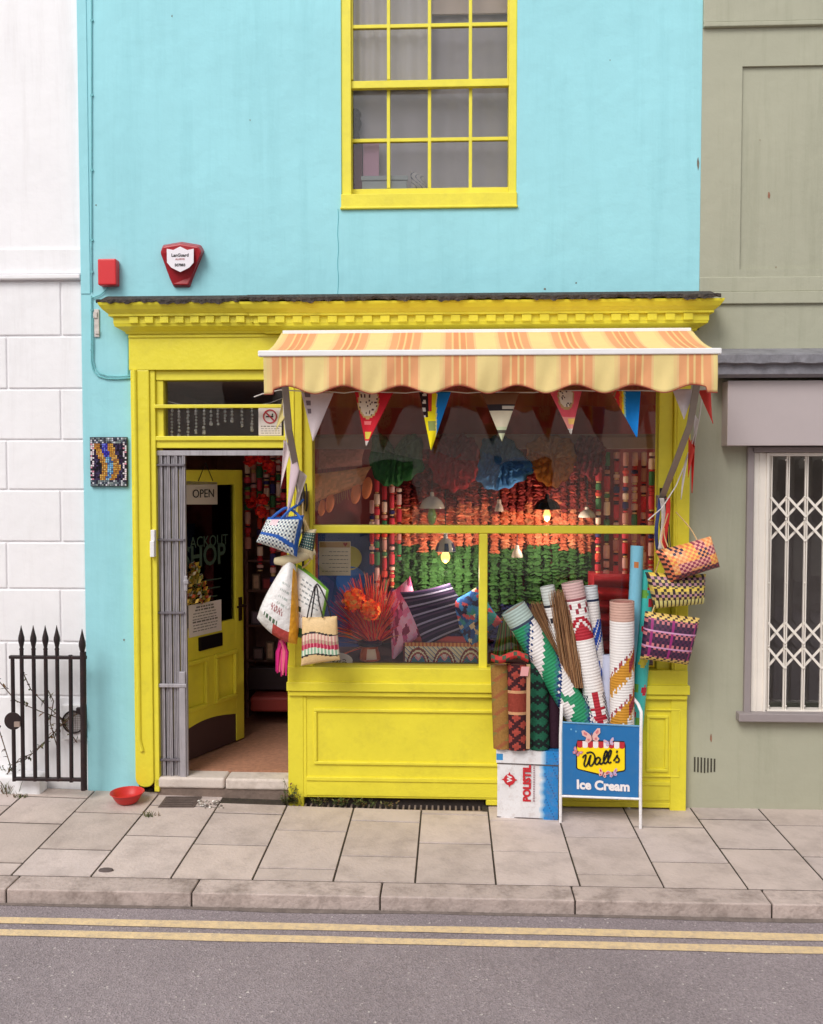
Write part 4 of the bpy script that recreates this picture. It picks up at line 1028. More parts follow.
lamp('tiny white pendant lamp just right of the window centre', 499, 511, 9, 8, .42, (196, 170, 160), 486)
lamp('tiny white pendant lamp below the transom in front of green garlands', 517, 557, 11, 8, .36, (206, 190, 180), 535)
for p, e in ((pa, 6.0), (pb_, 7.0)):
    l = bpy.data.lights.new('lamp_glow', 'POINT'); l.energy = e; l.color = (1, .86, .70); l.shadow_soft_size = .03
    o = bpy.data.objects.new('lamp_glow', l); col.objects.link(o); o.location = p+Vector((0, -.03, -.16))
# cushions
def cushion(label, q, y, t, cf, yb_=.08, **k):
    pts = [at(a, b, y+(0 if i in (2, 3) else yb_)) for i, (a, b) in enumerate(q)]
    m = MB(); m.pillow(pts, t, 30, 30, cf, pw=.55, pinch=.07, **k)
    return tag(build('cushion', m, COLI, smooth=60), label, 'cushion', 'cushions in the window display')
def c_navy(u, v, i, j): return lin((150, 144, 172)) if j % 5 == 3 else lin((36, 30, 58)) if (j % 5) else lin((70, 50, 84))
cushion('navy cushion with thin pale stripes in the middle of the window', [(400, 592), (450, 583), (481, 624), (424, 648)], .24, .055, c_navy)
rb_ = random.Random(9)
seeds = [(rb_.random(), rb_.random(), rb_.choice([(54, 110, 180), (60, 128, 196), (40, 80, 150), (196, 80, 90), (210, 190, 160), (60, 140, 150), (46, 44, 84)])) for _ in range(90)]
def c_flor(u, v, i, j): return jit(lin(min(seeds, key=lambda s: (s[0]-u)**2+(s[1]-v)**2)[2]), .1)
cushion('blue flowered cushion beside the window mullion', [(443, 604), (478, 586), (503, 622), (470, 650)], .20, .05, c_flor)
seeds2 = [(rb_.random(), rb_.random(), rb_.choice([(214, 120, 160), (226, 146, 180), (196, 84, 130), (140, 50, 84), (230, 170, 196)])) for _ in range(70)]
def c_pinkc(u, v, i, j): return jit(lin(min(seeds2, key=lambda s: (s[0]-u)**2+(s[1]-v)**2)[2]), .08)
cushion('pink patterned cushion leaning behind the raffia spray', [(386, 594), (410, 576), (426, 632), (392, 662)], .30, .06, c_pinkc)
def c_grn(u, v, i, j):
    k = i % 6; return lin((74, 110, 58) if k in (0, 3) else (120, 140, 80) if k == 1 else (128, 60, 50) if k == 4 else (52, 74, 46))
cushion('green striped bundle right of the mullion behind the rolled rugs', [(500, 618), (520, 608), (530, 660), (490, 662)], .16, .05, c_grn)
# folded red textiles
for i, (q0, q1, c) in enumerate(((575, 588, (150, 34, 44)), (588, 601, (176, 40, 50)), (601, 613, (140, 30, 40)), (613, 626, (168, 44, 54)), (626, 640, (128, 40, 60)), (640, 655, (170, 56, 66)), (655, 668, (120, 34, 46)))):
    m = MB(); a, b = X(594, .3, q0), X(655, .3, q0); z0, z1 = at(620, q1, .3).z, at(620, q0, .3).z
    m.grid(lambda u, v: Vector((a+(b-a)*u, .3-.04*math.sin(v*math.pi)+.005*math.sin(u*9+i), z0+(z1-z0)*v+.006*math.sin(u*5+i))), 20, 6, lambda u, v, ii, jj: jit(lin(c), .06))
    m.box(a+.002, b-.002, .301, .6, z0+.004, z1-.004, lin(c))
    tag(build('folded_cloth', m, COLI, smooth=50), 'folded red textile in the stack at the right of the window', 'textile', 'folded red textiles stacked in the window')
# raffia spray in a painted pot with orange flowers
dg_ = thing('raffia_spray', at(372, 660, .28), 'spray of red raffia stems fanning out of the pot in the window', 'dried plant')
m = MB(); rr = random.Random(31); base = at(374, 645, .28)
for i in range(330):
    t = rr.gauss(0, .55)-.12; l = rr.uniform(.28, .52)*(1 if t < .3 else .85); dy = rr.uniform(-.05, .12)
    e = base+Vector((math.sin(t)*l*.75, dy*l*2, math.cos(t)*l)); md = base.lerp(e, .5)+Vector((rr.uniform(-.02, .02), 0, .02))
    c = rr.choice([(206, 50, 54), (220, 74, 66), (176, 40, 52), (232, 96, 70), (206, 60, 80), (190, 130, 96)])
    m.tube([base+Vector((rr.uniform(-.03, .03), rr.uniform(-.02, .02), 0)), md, e], [.004, .0035, .0015], 3, lin(c), cap=False)
build('stems', m, COLI, dg_)
m = MB()
for i in range(26):
    t = rr.uniform(-1.5, -.5); l = rr.uniform(.15, .3); e = base+Vector((math.sin(t)*l, rr.uniform(-.06, .06), math.cos(t)*l-.06))
    m.tube([base, e], [.002, .001], 3, lin(rr.choice([(110, 70, 60), (150, 110, 90), (90, 50, 50)])), cap=False)
build('twigs', m, COLI, dg_)
for (a, b, s, l) in ((354, 600, 13, 'orange paper flower nearer the notice'), (371, 610, 12, 'orange paper flower above the painted pot')):
    p = at(a, b, .11); m = MB()
    for i in range(170):
        d = Vector((rr.gauss(0, 1), rr.gauss(0, 1)-.4, rr.gauss(0, 1))).normalized(); q = s/140*rr.uniform(.6, 1.0); o1 = d.orthogonal().normalized(); o1 = Matrix.Rotation(rr.uniform(0, 6.28), 3, d) @ o1; o2 = d.cross(o1)
        c = p+d*q*.9; k = .019
        m.add([c-o1*k-d*.004, c-o2*k*.7, c+o1*k-d*.004, c+o2*k+d*.006], [(0, 1, 2, 3)], lin(rr.choice([(250, 112, 40), (252, 140, 56), (240, 88, 36), (252, 166, 80)])))
    build_ = build('orange_flower', m, COLI); tag(build_, l, 'flower', 'orange paper flowers in the window')
pt = thing('painted_pot', at(370, 668, .26), 'orange painted pot with a dark blue rim at the bottom of the window', 'pot')
p = at(370, 667, .26); s = 1/140
def potc(a, b):
    if .34 < a < .75 and .55 < b < .72: return lin((226, 200, 184))
    if a < .3 and .6 < b < .95: return lin((60, 110, 70))
    return lin((196, 92, 56)) if (int(b*24)+int(a*8)) % 5 else lin((214, 120, 84))
m = MB(); m.lathe([(0, 0), (7*s, 0), (9.5*s, 4*s), (10.5*s, 9*s), (9.5*s, 14*s), (8*s, 19*s), (9*s, 22*s)], p, 24, potc); build('body', m, PLASTI, pt, smooth=50)
m = MB(); m.lathe([(9*s, 21*s), (11.5*s, 22*s), (11.8*s, 25*s), (8*s, 27*s), (6*s, 26*s), (7*s, 22*s)], p, 24); build('rim', m, mat('dark_blue_glaze', (30, 34, 66), .3, .05), pt, smooth=50)
# painted chest at the bottom centre
pc = thing('painted_chest', at(445, 668, .2), 'low chest painted with flowers and arches under the navy cushion', 'chest')
m = MB(); m.pbox(403, 645, 486, 668, .2, .55); build('body', m, mat('chest_red', (120, 44, 44), .5, .1), pc, bevel=.004)
m = MB(); a, b = at(405, 667, .197), at(484, 643, .197)
def chest(u, v, i, j):
    if v < .14: return lin((176, 84, 50)) if (i//2) % 2 else lin((206, 150, 90))
    x = (u*3.0) % 1-.5; d = math.hypot(x*1.35, (1-v)*.75)
    if int(u*3) == 1 or True:
        if abs(d-.56) < .04: return lin((120, 40, 44))
        if d > .56: return lin((216, 204, 184)) if (i*7+j*3) % 5 else lin((60, 96, 150))
        if d > .46: return lin((222, 210, 190))
        if d > .40: return lin((150, 50, 50))
        f = math.hypot(x*1.4, (v-.52)*.9)
        if f < .10: return lin((226, 206, 206))
        if f < .18: return lin((214, 110, 130)) if (i+j) % 2 else lin((226, 190, 190))
        if (i*5+j*11) % 7 < 3: return lin((74, 130, 66))
        return lin((56, 112, 176)) if v > .5 else lin((96, 140, 90))
m.grid(lambda u, v: Vector((a.x+(b.x-a.x)*u, .197, b.z+(a.z-b.z)*v)), 84, 26, chest); build('painted_front', m, PLASTI, pc, solid=.004)
m = MB(); q = at(338, 661, .1); 
m.lathe([(0, .006), (.075, .006), (.088, 0), (0, -.004)], q, 32, ax=(0, -1, .25)); ov = MB(); ov.v = [(q.x+(v[0]-q.x)*1.15, v[1], q.z+(v[2]-q.z)*.62) for v in m.v]; ov.f = m.f; ov.c = m.c; ov.uv = m.uv
os_ = thing('oval_plaque', q, 'white oval plaque with black brush writing at the lower left of the window', 'sign')
build('plate', ov, mat('white_china', (222, 218, 222), .25, .02), os_, smooth=40)
m = MB()
for s_ in ([(-.05, .0), (-.035, .012), (-.03, -.006), (-.018, .008)], [(-.006, -.008), (.004, .014), (.014, -.004), (.02, .01)], [(.03, .012), (.042, .016), (.05, .006)], [(.028, -.006), (.044, -.004), (.056, -.012)]):
    m.tube([q+Vector((a*1.1, -.012, b*.9)) for a, b in s_], .0032, 5)
build('brush_writing', m, INK, os_)

# ================================================================== bits seen through the doorway
sf = thing('shelf_unit', at(262, 740, 1.5), 'dark shelves of small goods inside the doorway', 'shelves')
m = MB()
for q in (560, 590, 625, 660, 700): m.pbox(246, q, 289, q+2, 1.5, 1.8)
m.pbox(246, 540, 248.5, 745, 1.5, 1.8); m.pbox(246, 540, 289, 745, 1.8, 1.84); build('carcass', m, mat('dark_wood', (140, 98, 92), .6, .2, 8), sf)
rr = random.Random(44)
for i, (a, b, w_, h, c) in enumerate(((252, 590, 8, 16, (150, 120, 100)), (262, 590, 9, 12, (120, 40, 44)), (251, 625, 10, 14, (96, 84, 96)), (264, 625, 9, 16, (150, 60, 50)), (253, 660, 10, 12, (90, 70, 70)), (266, 660, 8, 18, (140, 110, 90)), (275, 625, 8, 12, (110, 96, 80)), (256, 700, 12, 10, (110, 50, 44)))):
    y = 1.44; m = MB(); m.pbox(a, b-h, a+w_, b-.2, y, y+.06); p = at(a+w_/2, b, y); o = thing('picture_frame', p, 'small dim framed picture on the dark shelves inside the doorway', 'picture', 'small pictures on the doorway shelves')
    build('frame', m, mat('dim_frame', tuple(int(v*.8) for v in c), .5, .1), o, bevel=.003); m = MB(); m.pbox(a+1.5, b-h+1.5, a+w_-1.5, b-1.7, y-.003, y+.001); build('picture', m, mat('dim_picture', tuple(min(255, int(v*1.4)) for v in c), .5, .3, 30), o)
for i, (a, b) in enumerate(((252, 503), (263, 499), (261, 512), (250, 461), (259, 457), (268, 466))):
    p = at(a, b, 1.1); m = MB()
    for k in range(60):
        d = Vector((rr.gauss(0, 1), rr.gauss(0, 1), rr.gauss(0, 1))).normalized(); o1 = d.orthogonal().normalized(); o2 = d.cross(o1); c = p+d*.045*rr.uniform(.5, 1); kk = .02
        m.add([c-o1*kk, c-o2*kk, c+o1*kk, c+o2*kk+d*.01], [(0, 1, 2, 3)], lin(rr.choice([(206, 40, 36), (226, 64, 44), (170, 30, 34)])))
    tag(build('red_paper_flower', m, COLI), 'red paper flower hanging high inside the doorway', 'flower', 'red paper flowers inside the doorway')
m = MB(); rr = random.Random(5)
tr = thing('tinsel_tree', at(194, 640, .5), 'small gold tinsel tree fixed to the glass of the open yellow door', 'tree')
tbase = DO+du*(dl*.24)+dn*.03+VZ*dz(604, .24)
for k in range(300):
    t = rr.random(); h = t*.28; rad = (1-t)*.17+.02; a = rr.uniform(0, 6.28); c = tbase+du*(math.cos(a)*rad*rr.uniform(.3, 1))+dn*(math.sin(a)*.02)+VZ*h; d = Vector((rr.gauss(0, 1), rr.gauss(0, 1), rr.gauss(0, 1))).normalized(); o1 = d.orthogonal()*.02; o2 = d.cross(o1)*.6
    m.add([c-o1, c-o2, c+o1, c+o2], [(0, 1, 2, 3)], lin(rr.choice([(206, 170, 60), (180, 150, 50), (226, 200, 110), (120, 130, 60), (190, 90, 60), (220, 214, 200)])))
build('foil_leaves', m, mat('foil', attr=True, rough=.35, var=.05, metal=.4), tr)
m = MB(); p = tbase; m.tube([p, p+VZ*.27], .006, 6); build('trunk', m, DARK, tr)
m = MB(); p = at(266, 668, 1.35); m.pbox(248, 668, 288, 690, 1.35, 1.45); 
tag(build('dark_trunk', m, mat('dark_leather', (50, 34, 38), .5, .1), bevel=.006), 'dark box under the shelves inside the doorway', 'box')
cb = MB(); cb.pbox(250, 697, 289, 712, 1.2, 1.6); tag(build('red_stool', cb, mat('red_leather', (150, 56, 50), .6, .1), bevel=.02), 'low reddish seat on the brown floor inside the doorway', 'stool')
m = MB(); m.pbox(262, 651, 266, 664, 1.3, 1.32); m.tube([at(264+3*math.sin(k), 658-6*math.cos(k), 1.3) for k in [i*.5 for i in range(12)]], .006, 5)

for i, (px, b_) in enumerate(((248, 548), (254, 500), (260, 566), (267, 530), (273, 590), (279, 545), (284, 575))):
    tag(block_strand(px, 1.25+.04*(i % 3), 452, b_, 90+i, .024), 'strand of red and pink cloth bands hanging in the dim doorway', 'garland', 'cloth garlands inside the doorway')
# ================================================================== bags hung left of the window
r5 = random.Random(77)
def qat(q, y, dy=(0, 0, 0, 0)): return [at(a, b, y+d) for (a, b), d in zip(q, dy)]
def bag(name, label, q, y, t, cf, mt, group, dy=(0, 0, 0, 0), handles=(), hc=(210, 180, 130), hr=.006, nu=30, nv=24, pw=.45, pinch=.03, hm=None, cat='bag', **k):
    pts = qat(q, y, dy); o = sum(pts, Vector())/4
    b = thing(name, o, label, cat, group)
    m = MB(); m.pillow(pts, t, nu, nv, cf, pw=pw, pinch=pinch, **k); build('body', m, mt, b, smooth=60)
    for h in handles:
        m = MB(); P = [at(a, c, y+d) for a, c, d in h]
        P2 = []
        for i in range(len(P)-1):                         # smooth the polyline
            p0, p1, p2, p3 = P[max(i-1, 0)], P[i], P[i+1], P[min(i+2, len(P)-1)]
            for s in range(6):
                f = s/6; P2.append(.5*((2*p1)+(p2-p0)*f+(2*p0-5*p1+4*p2-p3)*f*f+(3*p1-p0-3*p2+p3)*f**3))
        P2.append(P[-1]); m.tube(P2, hr, 6); build('handle', m, hm or mat('bag_handle', hc, .6, .1, 30), b, smooth=50)
    return b
GL = 'bags hung left of the shop window'; GR = 'woven baskets hung right of the shop window'
hk = thing('hanging_hook', at(303, 490, -.1), 'cluster of dark metal hooks on the pilaster left of the window', 'hook')
m = MB()
for k in range(3):
    a = 300+k*3; m.tube([at(a, 490-k*2, -.06), at(a, 488-k*2, -.12), at(a+1, 494, -.15), at(a+1, 500+k*3, -.15), at(a, 505+k*3, -.12)], .006, 6)
m.tube([at(303, q, -.14) for q in (500, 510, 520, 530, 560, 580)], .008, 6)
build('hooks_mesh', m, BLACK, hk).name = 'hook'
m = MB(); m.pbox(297.5, 491, 309, 530, -.085, -.06); build('back_plate', m, mat('ochre_wood', (150, 122, 46), .6, .15, 10), hk, bevel=.003)
def c_blue(u, v, i, j):
    if v < .13 or (v > .60 and abs(v-(.62+.22*max(0, u-.45)*1.6)) < .06) or (u > .93): return jit(lin((38, 92, 178)), .12)
    if v < .32 and .2 < u < .42: return lin((226, 170, 186)) if (i+j) % 2 else lin((236, 220, 220))
    return lin((228, 232, 226)) if (i//2+j//2) % 2 else (lin((70, 80, 104)) if (i//2) % 2 else lin((170, 182, 190)))
bag('woven_bag', 'blue and white chequered woven bag hung highest, left of the window', [(268, 517), (304, 515), (297, 557), (256, 542)], -.32, .11, c_blue, WOVEN, GL, dy=(.02, .02, -.03, 0), nu=44, nv=34,
    handles=([(272, 518, -.03), (279, 512, -.05), (287, 508, -.02), (296, 513, 0), (302, 520, -.03)], [(282, 518, -.05), (290, 510, -.05), (299, 504, .06), (303, 500, .15)]), hc=(44, 96, 180), hr=.009)
def c_grid(u, v, i, j):
    if v < .12 or v > .74: return jit(lin((222, 206, 168)), .08)
    return lin((52, 110, 104)) if (i % 4 < 2 and j % 3 < 2) else lin((206, 216, 196)) if i % 4 < 2 else lin((60, 66, 70))
bag('woven_bag', 'small cream bag with a teal grid hung beside the blue and white bag', [(305, 529), (316.5, 529), (313, 560), (296, 553)], -.24, .06, c_grid, WOVEN, GL, dy=(.02, .02, 0, 0), handles=([(306, 530, -.02), (303, 515, .02), (303, 500, .08)],), nu=28, nv=30)
m = MB(); P = [at(275, 561, -.27), at(284, 561, -.28), at(296, 558, -.28), at(305, 555, -.25), at(314, 551, -.22)]; m.tube(P, [.022, .034, .036, .034, .026], 14)
tag(build('fabric_roll', m, mat('beige_cloth', (206, 190, 154), .85, .08, 20, bump=.002, bscale=80), smooth=60), 'rolled beige cloth bundle hung under the blue and white bag', 'bundle', GL)
def c_sack(u, v, i, j):
    if v < .06: return lin((110, 160, 60))
    if u > .80 and v > .1: return jit(lin((226, 160, 40)), .06)
    if v > .86: return lin((176, 66, 60)) if u > .4 else lin((210, 206, 200))
    if .80 < v < .86 and .15 < u < .5 and (i % 3): return lin((84, 110, 84))
    if .30 < v < .62 and .38 < u < .70 and j % 3 == 0 and (i*5+j*7) % 11 < 7: return lin((176, 182, 176))
    if .64 < v < .72 and .25 < u < .6 and (i*3+j*5) % 7 < 4: return lin((170, 120, 120))
    return jit(lin((232, 228, 226)), .03)
SACK = mat('glossy_sack', attr=True, rough=.35, var=.04, vscale=20, bump=.035, bscale=9, spec=.45)
bag('recycled_sack_bag', 'white shiny sack bag with a yellow side band, left of the window', [(287, 559), (296, 563), (297, 644), (257, 618)], -.30, .10, c_sack, SACK, GL, dy=(.05, .05, 0, 0), nu=34, nv=36, pw=.45, pinch=-.16,
    handles=([(289, 562, 0), (295, 548, .06), (302, 530, .14)],), hc=(200, 196, 190))
def c_sack2(u, v, i, j):
    if v < .05 or u > .92: return jit(lin((120, 176, 60)), .1)
    if v > .84 and u < .6: return lin((44, 96, 56))
    if .1 < v < .52 and .18 < u < .8 and j % 3 == 0 and (i*7+j*5) % 9 < 6: return lin((150, 156, 156))
    if .55 < v < .62 and .1 < u < .3: return lin((50, 70, 60))
    if .66 < v < .70 and .2 < u < .7 and i % 2: return lin((150, 120, 130))
    return jit(lin((234, 232, 230)), .03)
bag('recycled_sack_bag', 'white printed sack bag with green edges behind the straw tote', [(298, 564), (329, 590), (318, 640), (290, 634)], -.24, .06, c_sack2, SACK, GL, dy=(.04, .04, 0, 0), nu=40, nv=40, pw=.45, pinch=-.05,
    handles=([(302, 568, 0), (310, 560, .0), (312, 540, .06), (305, 520, .1)],), hc=(190, 160, 110))
def c_tote(u, v, i, j):
    w_ = v+.05*math.sin(u*5)-.03
    if abs(w_-.34) < .018 or abs(w_-.80) < .018: return lin((40, 30, 34))
    if .36 < w_ < .48: return lin((206, 150, 140)) if i % 4 < 2 else lin((226, 200, 180))
    if .48 < w_ < .56: return lin((176, 110, 110)) if i % 4 < 2 else lin((190, 170, 140))
    if .56 < w_ < .66: return lin((176, 36, 70)) if i % 4 < 3 else lin((226, 130, 150))
    if .66 < w_ < .79: return lin((140, 180, 150)) if i % 4 < 2 else lin((226, 226, 206))
    return jit(lin((224, 190, 138)), .05)
bag('straw_tote', 'natural straw tote with a striped pink and green band, lowest of the left bags', [(302, 617), (337, 616), (340, 660), (301, 666)], -.36, .045, c_tote, WOVEN, GL, dy=(.02, .02, 0, 0), nu=44, nv=44, pinch=.02, pw=.35,
    handles=([(307, 618, -.02), (311, 600, 0), (316, 585, .05), (319, 602, .0), (323, 618, -.02)], [(311, 618, .02), (314, 598, .03), (317, 584, .06), (326, 600, .02), (331, 618, .02)]), hc=(44, 34, 36), hr=.005)
# magenta scarf and tassel below the sacks
m = MB(); rr = random.Random(3)
for k in range(16):
    a = 275+rr.uniform(0, 11); m.tube([at(282+rr.uniform(-3, 3), 640, -.2), at(a+1, 652, -.2+rr.uniform(-.04, .02)), at(a, rr.uniform(666, 677), -.2)], [.008, .014, .006], 5, lin(rr.choice([(206, 40, 120), (226, 70, 140), (176, 34, 100), (226, 110, 130)])))
tag(build('magenta_tassel', m, COLM, smooth=60), 'bright magenta cloth tassel hanging under the white sack bag by the doorway', 'tassel')

# ================================================================== baskets hung right of the window
def c_or(u, v, i, j):
    a, b = int(u*5), int(v*4); pal = [[(240, 150, 96), (250, 190, 130)], [(60, 50, 76), (240, 160, 110)], [(236, 130, 84), (246, 190, 96)], [(150, 60, 90), (240, 170, 150)]]
    p = pal[(a+b*2+(a*b) % 3) % 4]
    if v > .8: p = [(70, 40, 60), (150, 70, 76)]
    if u < .10: p = [(236, 130, 90), (60, 46, 50)]
    return jit(lin(p[(i//2+j//2) % 2]), .08)
bag('woven_basket', 'orange and navy chequered woven bag, highest on the right pilaster', [(655, 551), (711, 536), (720, 567), (670, 583)], -.30, .11, c_or, WOVEN, GR, dy=(.0, .03, 0, 0), nu=40, nv=26, pw=.4,
    handles=([(668, 547, .02), (664, 532, .1), (668, 514, .2)], [(697, 540, .02), (690, 528, .08), (676, 512, .18)], [(664, 549, -.04), (661, 538, .0), (666, 520, .1), (670, 508, .2)]), hc=(206, 170, 120), hr=.004)
def c_ye(u, v, i, j):
    if v > .74: return jit(lin((230, 220, 140) if i % 3 else (70, 60, 50)), .06)
    if .36 < v < .48 or v < .1: return jit(lin((230, 200, 90)), .1) if (i//2+j//2) % 3 else lin((60, 46, 44))
    return jit(lin((56, 42, 50) if (i//2+j//2) % 2 else ((206, 180, 110) if j % 4 < 2 else (190, 140, 150))), .06)
bag('woven_basket', 'yellow and black woven basket between the orange bag and the pink basket', [(645, 572), (706, 574), (704, 604), (654, 609)], -.22, .10, c_ye, WOVEN, GR, nu=40, nv=24, pw=.35, pinch=.02,
    handles=([(655, 574, 0), (662, 550, .04), (668, 515, .12)],), hc=(190, 150, 100), hr=.004)
def c_pk(u, v, i, j):
    if v < .09 or v > .90: return jit(lin((224, 190, 110)), .06) if (i//2+j) % 3 else lin((60, 44, 46))
    if j % 10 == 0: return lin((206, 150, 186))
    if i in (4, 5, 20, 21, 38): return lin((150, 40, 110))
    return jit(lin((52, 34, 60)), .1) if (i//2+j//2) % 2 else lin((196, 116, 120) if (i//2+j//4) % 2 else (84, 40, 70))
bag('woven_basket', 'purple and pink chequered basket with cream rims, lowest on the right pilaster', [(645, 611), (700, 618), (688, 665), (640, 659)], -.26, .085, c_pk, WOVEN, GR, nu=42, nv=30, pw=.3, pinch=.01,
    handles=([(652, 613, 0), (660, 590, .06), (668, 560, .1)],), hc=(206, 180, 120), hr=.004)
hk2 = thing('hanging_hook', at(668, 505, -.1), 'dark metal hook with cords on the pilaster right of the window', 'hook')
m = MB(); m.tube([at(664, 488, -.06), at(664, 487, -.12), at(666, 500, -.15), at(667, 512, -.12), at(667, 540, -.11), at(667, 600, -.1)], .007, 6); m.pbox(660, 488, 666, 505, -.075, -.06)
for k in range(7):
    a = 660+k*1.5; m.tube([at(665, 505+k, -.12), at(a, 525, -.15+.01*k), at(a+r5.uniform(-3, 5), 548, -.14)], .004, 4)
build('hooks_mesh', m, BLACK, hk2).name = 'hook'
for i, (a, b, c, l) in enumerate(((659.5, 664, (214, 206, 200), 'white'), (664, 668.5, (214, 60, 54), 'red'), (656.5, 660, (70, 80, 130), 'blue'))):
    m = MB(); m.grid(lambda u, v: at(a+(b-a)*u+2*math.sin(v*4+i), 498+52*v, -.17+.02*math.sin(v*5+i)+.01*u), 6, 20, lambda u, v, ii, j: jit(lin(c), .1))
    tag(build('ribbon', m, COLM, smooth=60, solid=.002), l+' ribbon hanging from the hook above the orange woven bag', 'ribbon', 'ribbons on the right hook')

# ================================================================== tin with rolled rugs
YT = atz(527, 819.5).y
tn = thing('tin_box', at(527, 819, YT+.1), 'large dented white and blue tin with red lettering standing on the pavement', 'tin')
tx0, tx1 = at(497.5, 800, YT).x, at(558, 800, YT).x; tz1 = at(527, 751, YT).z
r_ = Vector((tx1-tx0, -.035, 0)); tw = r_.length; r_.normalize(); to = Vector((tx0, YT+.03, 0)); nn_ = r_.cross(VZ)
td = .25
def tinc(u, v, i, j):
    k = u+.012*math.sin(v*40)+.01*math.sin(v*17)
    if k < .70: return jit(lin((228, 226, 228)), .02)
    if k < .78: f = (k-.70)/.08; a, b = lin((214, 224, 232)), lin((60, 150, 206)); return tuple(p+(q-p)*f for p, q in zip(a, b))
    return jit(lin((34, 128, 196)), .08) if (i*3+j*7) % 17 else lin((30, 90, 150))
TINM = mat('scratched_tin', attr=True, rough=.35, var=.03, vscale=10, bump=.004, bscale=9, dirt=(150, 110, 84), dirt_amt=.5, dscale=24, spec=.5)
m = MB()
hb = tz1*.80
m.grid(lambda u, v: to+r_*(tw*u)+VZ*(hb*(1-v)+.0)-nn_*(-.003*math.sin(u*9)*math.sin(v*7)), 48, 40, tinc)
m.grid(lambda u, v: to-nn_*(td*u)+VZ*(hb*(1-v)), 4, 10, lambda *a: lin((206, 204, 208)))
m.grid(lambda u, v: to+r_*tw-nn_*(td*u)+VZ*(hb*(1-v)), 4, 10, lambda *a: lin((34, 118, 186)))
m.grid(lambda u, v: to-nn_*td+r_*(tw*u)+VZ*(hb*(1-v)), 4, 10, lambda *a: lin((206, 204, 208)))
build('body', m, TINM, tn, smooth=40)
m = MB(); g = .006
def lidc(u, v, i, j): return tinc(u, .3, i, j) if u > .1 or v < .3 or v > .8 else lin((54, 140, 200))
P = lambda a, b, z: to+r_*(a)-nn_*(b)+VZ*z
z0, z1 = hb+.004, tz1
m.grid(lambda u, v: P(-g+(tw+2*g)*u, -g, z1+(z0-z1)*v), 48, 10, lidc)
m.grid(lambda u, v: P(-g, -g+(td+2*g)*u, z1+(z0-z1)*v), 4, 4, lambda *a: lin((214, 212, 214)))
m.grid(lambda u, v: P(tw+g, -g+(td+2*g)*u, z1+(z0-z1)*v), 4, 4, lambda *a: lin((34, 118, 186)))
m.grid(lambda u, v: P(-g+(tw+2*g)*u, td+g, z1+(z0-z1)*v), 4, 4, lambda *a: lin((214, 212, 214)))
m.grid(lambda u, v: P(-g+(tw+2*g)*u, -g+(td+2*g)*v, z1), 48, 4, tinc)
build('lid', m, TINM, tn, solid=.003)
m = MB(); m.fbox(to-r_*.003+nn_*.001+VZ*.0, r_, VZ, tw+.006, .008, .01); m.fbox(to-r_*.003+nn_*.004+VZ*(hb-.006), r_, VZ, tw+.006, .007, .01); build('seam', m, mat('tin_seam', (110, 100, 100), .4, .2, 30, metal=.5), tn, bevel=.002)
TRED = mat('tin_red', (196, 40, 50), .45, .1, 30)
def tp(u, v): return to+r_*(tw*u)+VZ*(tz1*v)+nn_*.006
t_ = text('lettering', 'POLISTIL', .066, tp(.545, .255), VZ, -r_, TRED, tn, bold=.0035, sx=.93)
m = MB(); rr = random.Random(2); v = .26
while v < .82:
    h = rr.uniform(.014, .022); m.fbox(tp(.59, v), r_, VZ, tw*.028, tz1*h, .001); m.fbox(tp(.60, v+.004), r_, VZ, tw*.005, tz1*(h+.006), .001); v += h+.016
build('small_print', m, mat('tin_grey_ink', (180, 150, 156), .5, .1), tn)
c = tp(.20, .565); m = MB(); k = .036
pts = []
for i in range(32):
    a = i*2*math.pi/32; q = k*(1.0 if i % 8 else 1.42)
    pts.append(c+r_*(q*math.cos(a))+VZ*(q*math.sin(a)))
m.flat(pts, nn_, .001); build('emblem', m, TRED, tn)
text('lettering', 'W', .042, c+nn_*.001-VZ*.019+r_*.015, VZ, -r_, mat('emblem_white', (230, 224, 226), .5, 0), tn, bold=.002).location += Vector((0, 0, .004))
# rolled rugs standing on the tin
RUG = mat('woven_rug', attr=True, rough=.9, var=.12, vscale=60, bump=.003, bscale=120, spec=.1)
def axis_frame(p0, p1):
    d = (p1-p0); l = d.length; d = d/l; f = Vector((0, -1, 0)); f = (f-d*f.dot(d)).normalized(); s = f.cross(d); return d, l, f, s
def roll(name, label, p0, p1, r_, cf, mt, group, nu=40, nv=70, cat='mat', spiral=True, bend=0.0, taper=0.0, hollow=(150, 140, 130)):
    # p0 the top, p1 the bottom of the axis; a sheet rolled on itself
    d, l, f, s = axis_frame(p0, p1); o = thing(name, p1, label, cat, group)
    m = MB()
    def P(u, v):
        a = 2*math.pi*(u-.5); rr_ = r_*(1-taper*v); off = bend*math.sin(v*math.pi*1.6)
        return p0+d*(l*v)+(f*math.cos(a)+s*(math.sin(a)))*rr_+s*off
    m.grid(P, nu, nv, cf, True); build('rolled_sheet', m, mt, o, smooth=60)
    if spiral:                                          # inner turns of the roll seen at the open end
        m = MB()
        def Q(u, v):
            a = 2*math.pi*3.2*u; q = r_*(.90-.66*u); return p0+d*(.006+.08*v)+(f*math.cos(a)+s*math.sin(a))*q
        m.grid(Q, 90, 2, lambda u, v, i, j: lin(hollow)); build('inner_turns', m, mt, o, smooth=60, solid=.006)
    return o
gR = 'rolled rugs standing on the tin'
zT = tz1+.003
def rug(label, px, ptop, w_, y, cf, lean=0, hollow=(120, 80, 70)):
    p0 = at(px, ptop, y+.05); p1 = at(px+lean, 748, y); p1.z = zT
    return roll('rolled_rug', label, p0, p1, w_/2/152, cf, RUG, gR, 30, 60, 'rug', hollow=hollow)
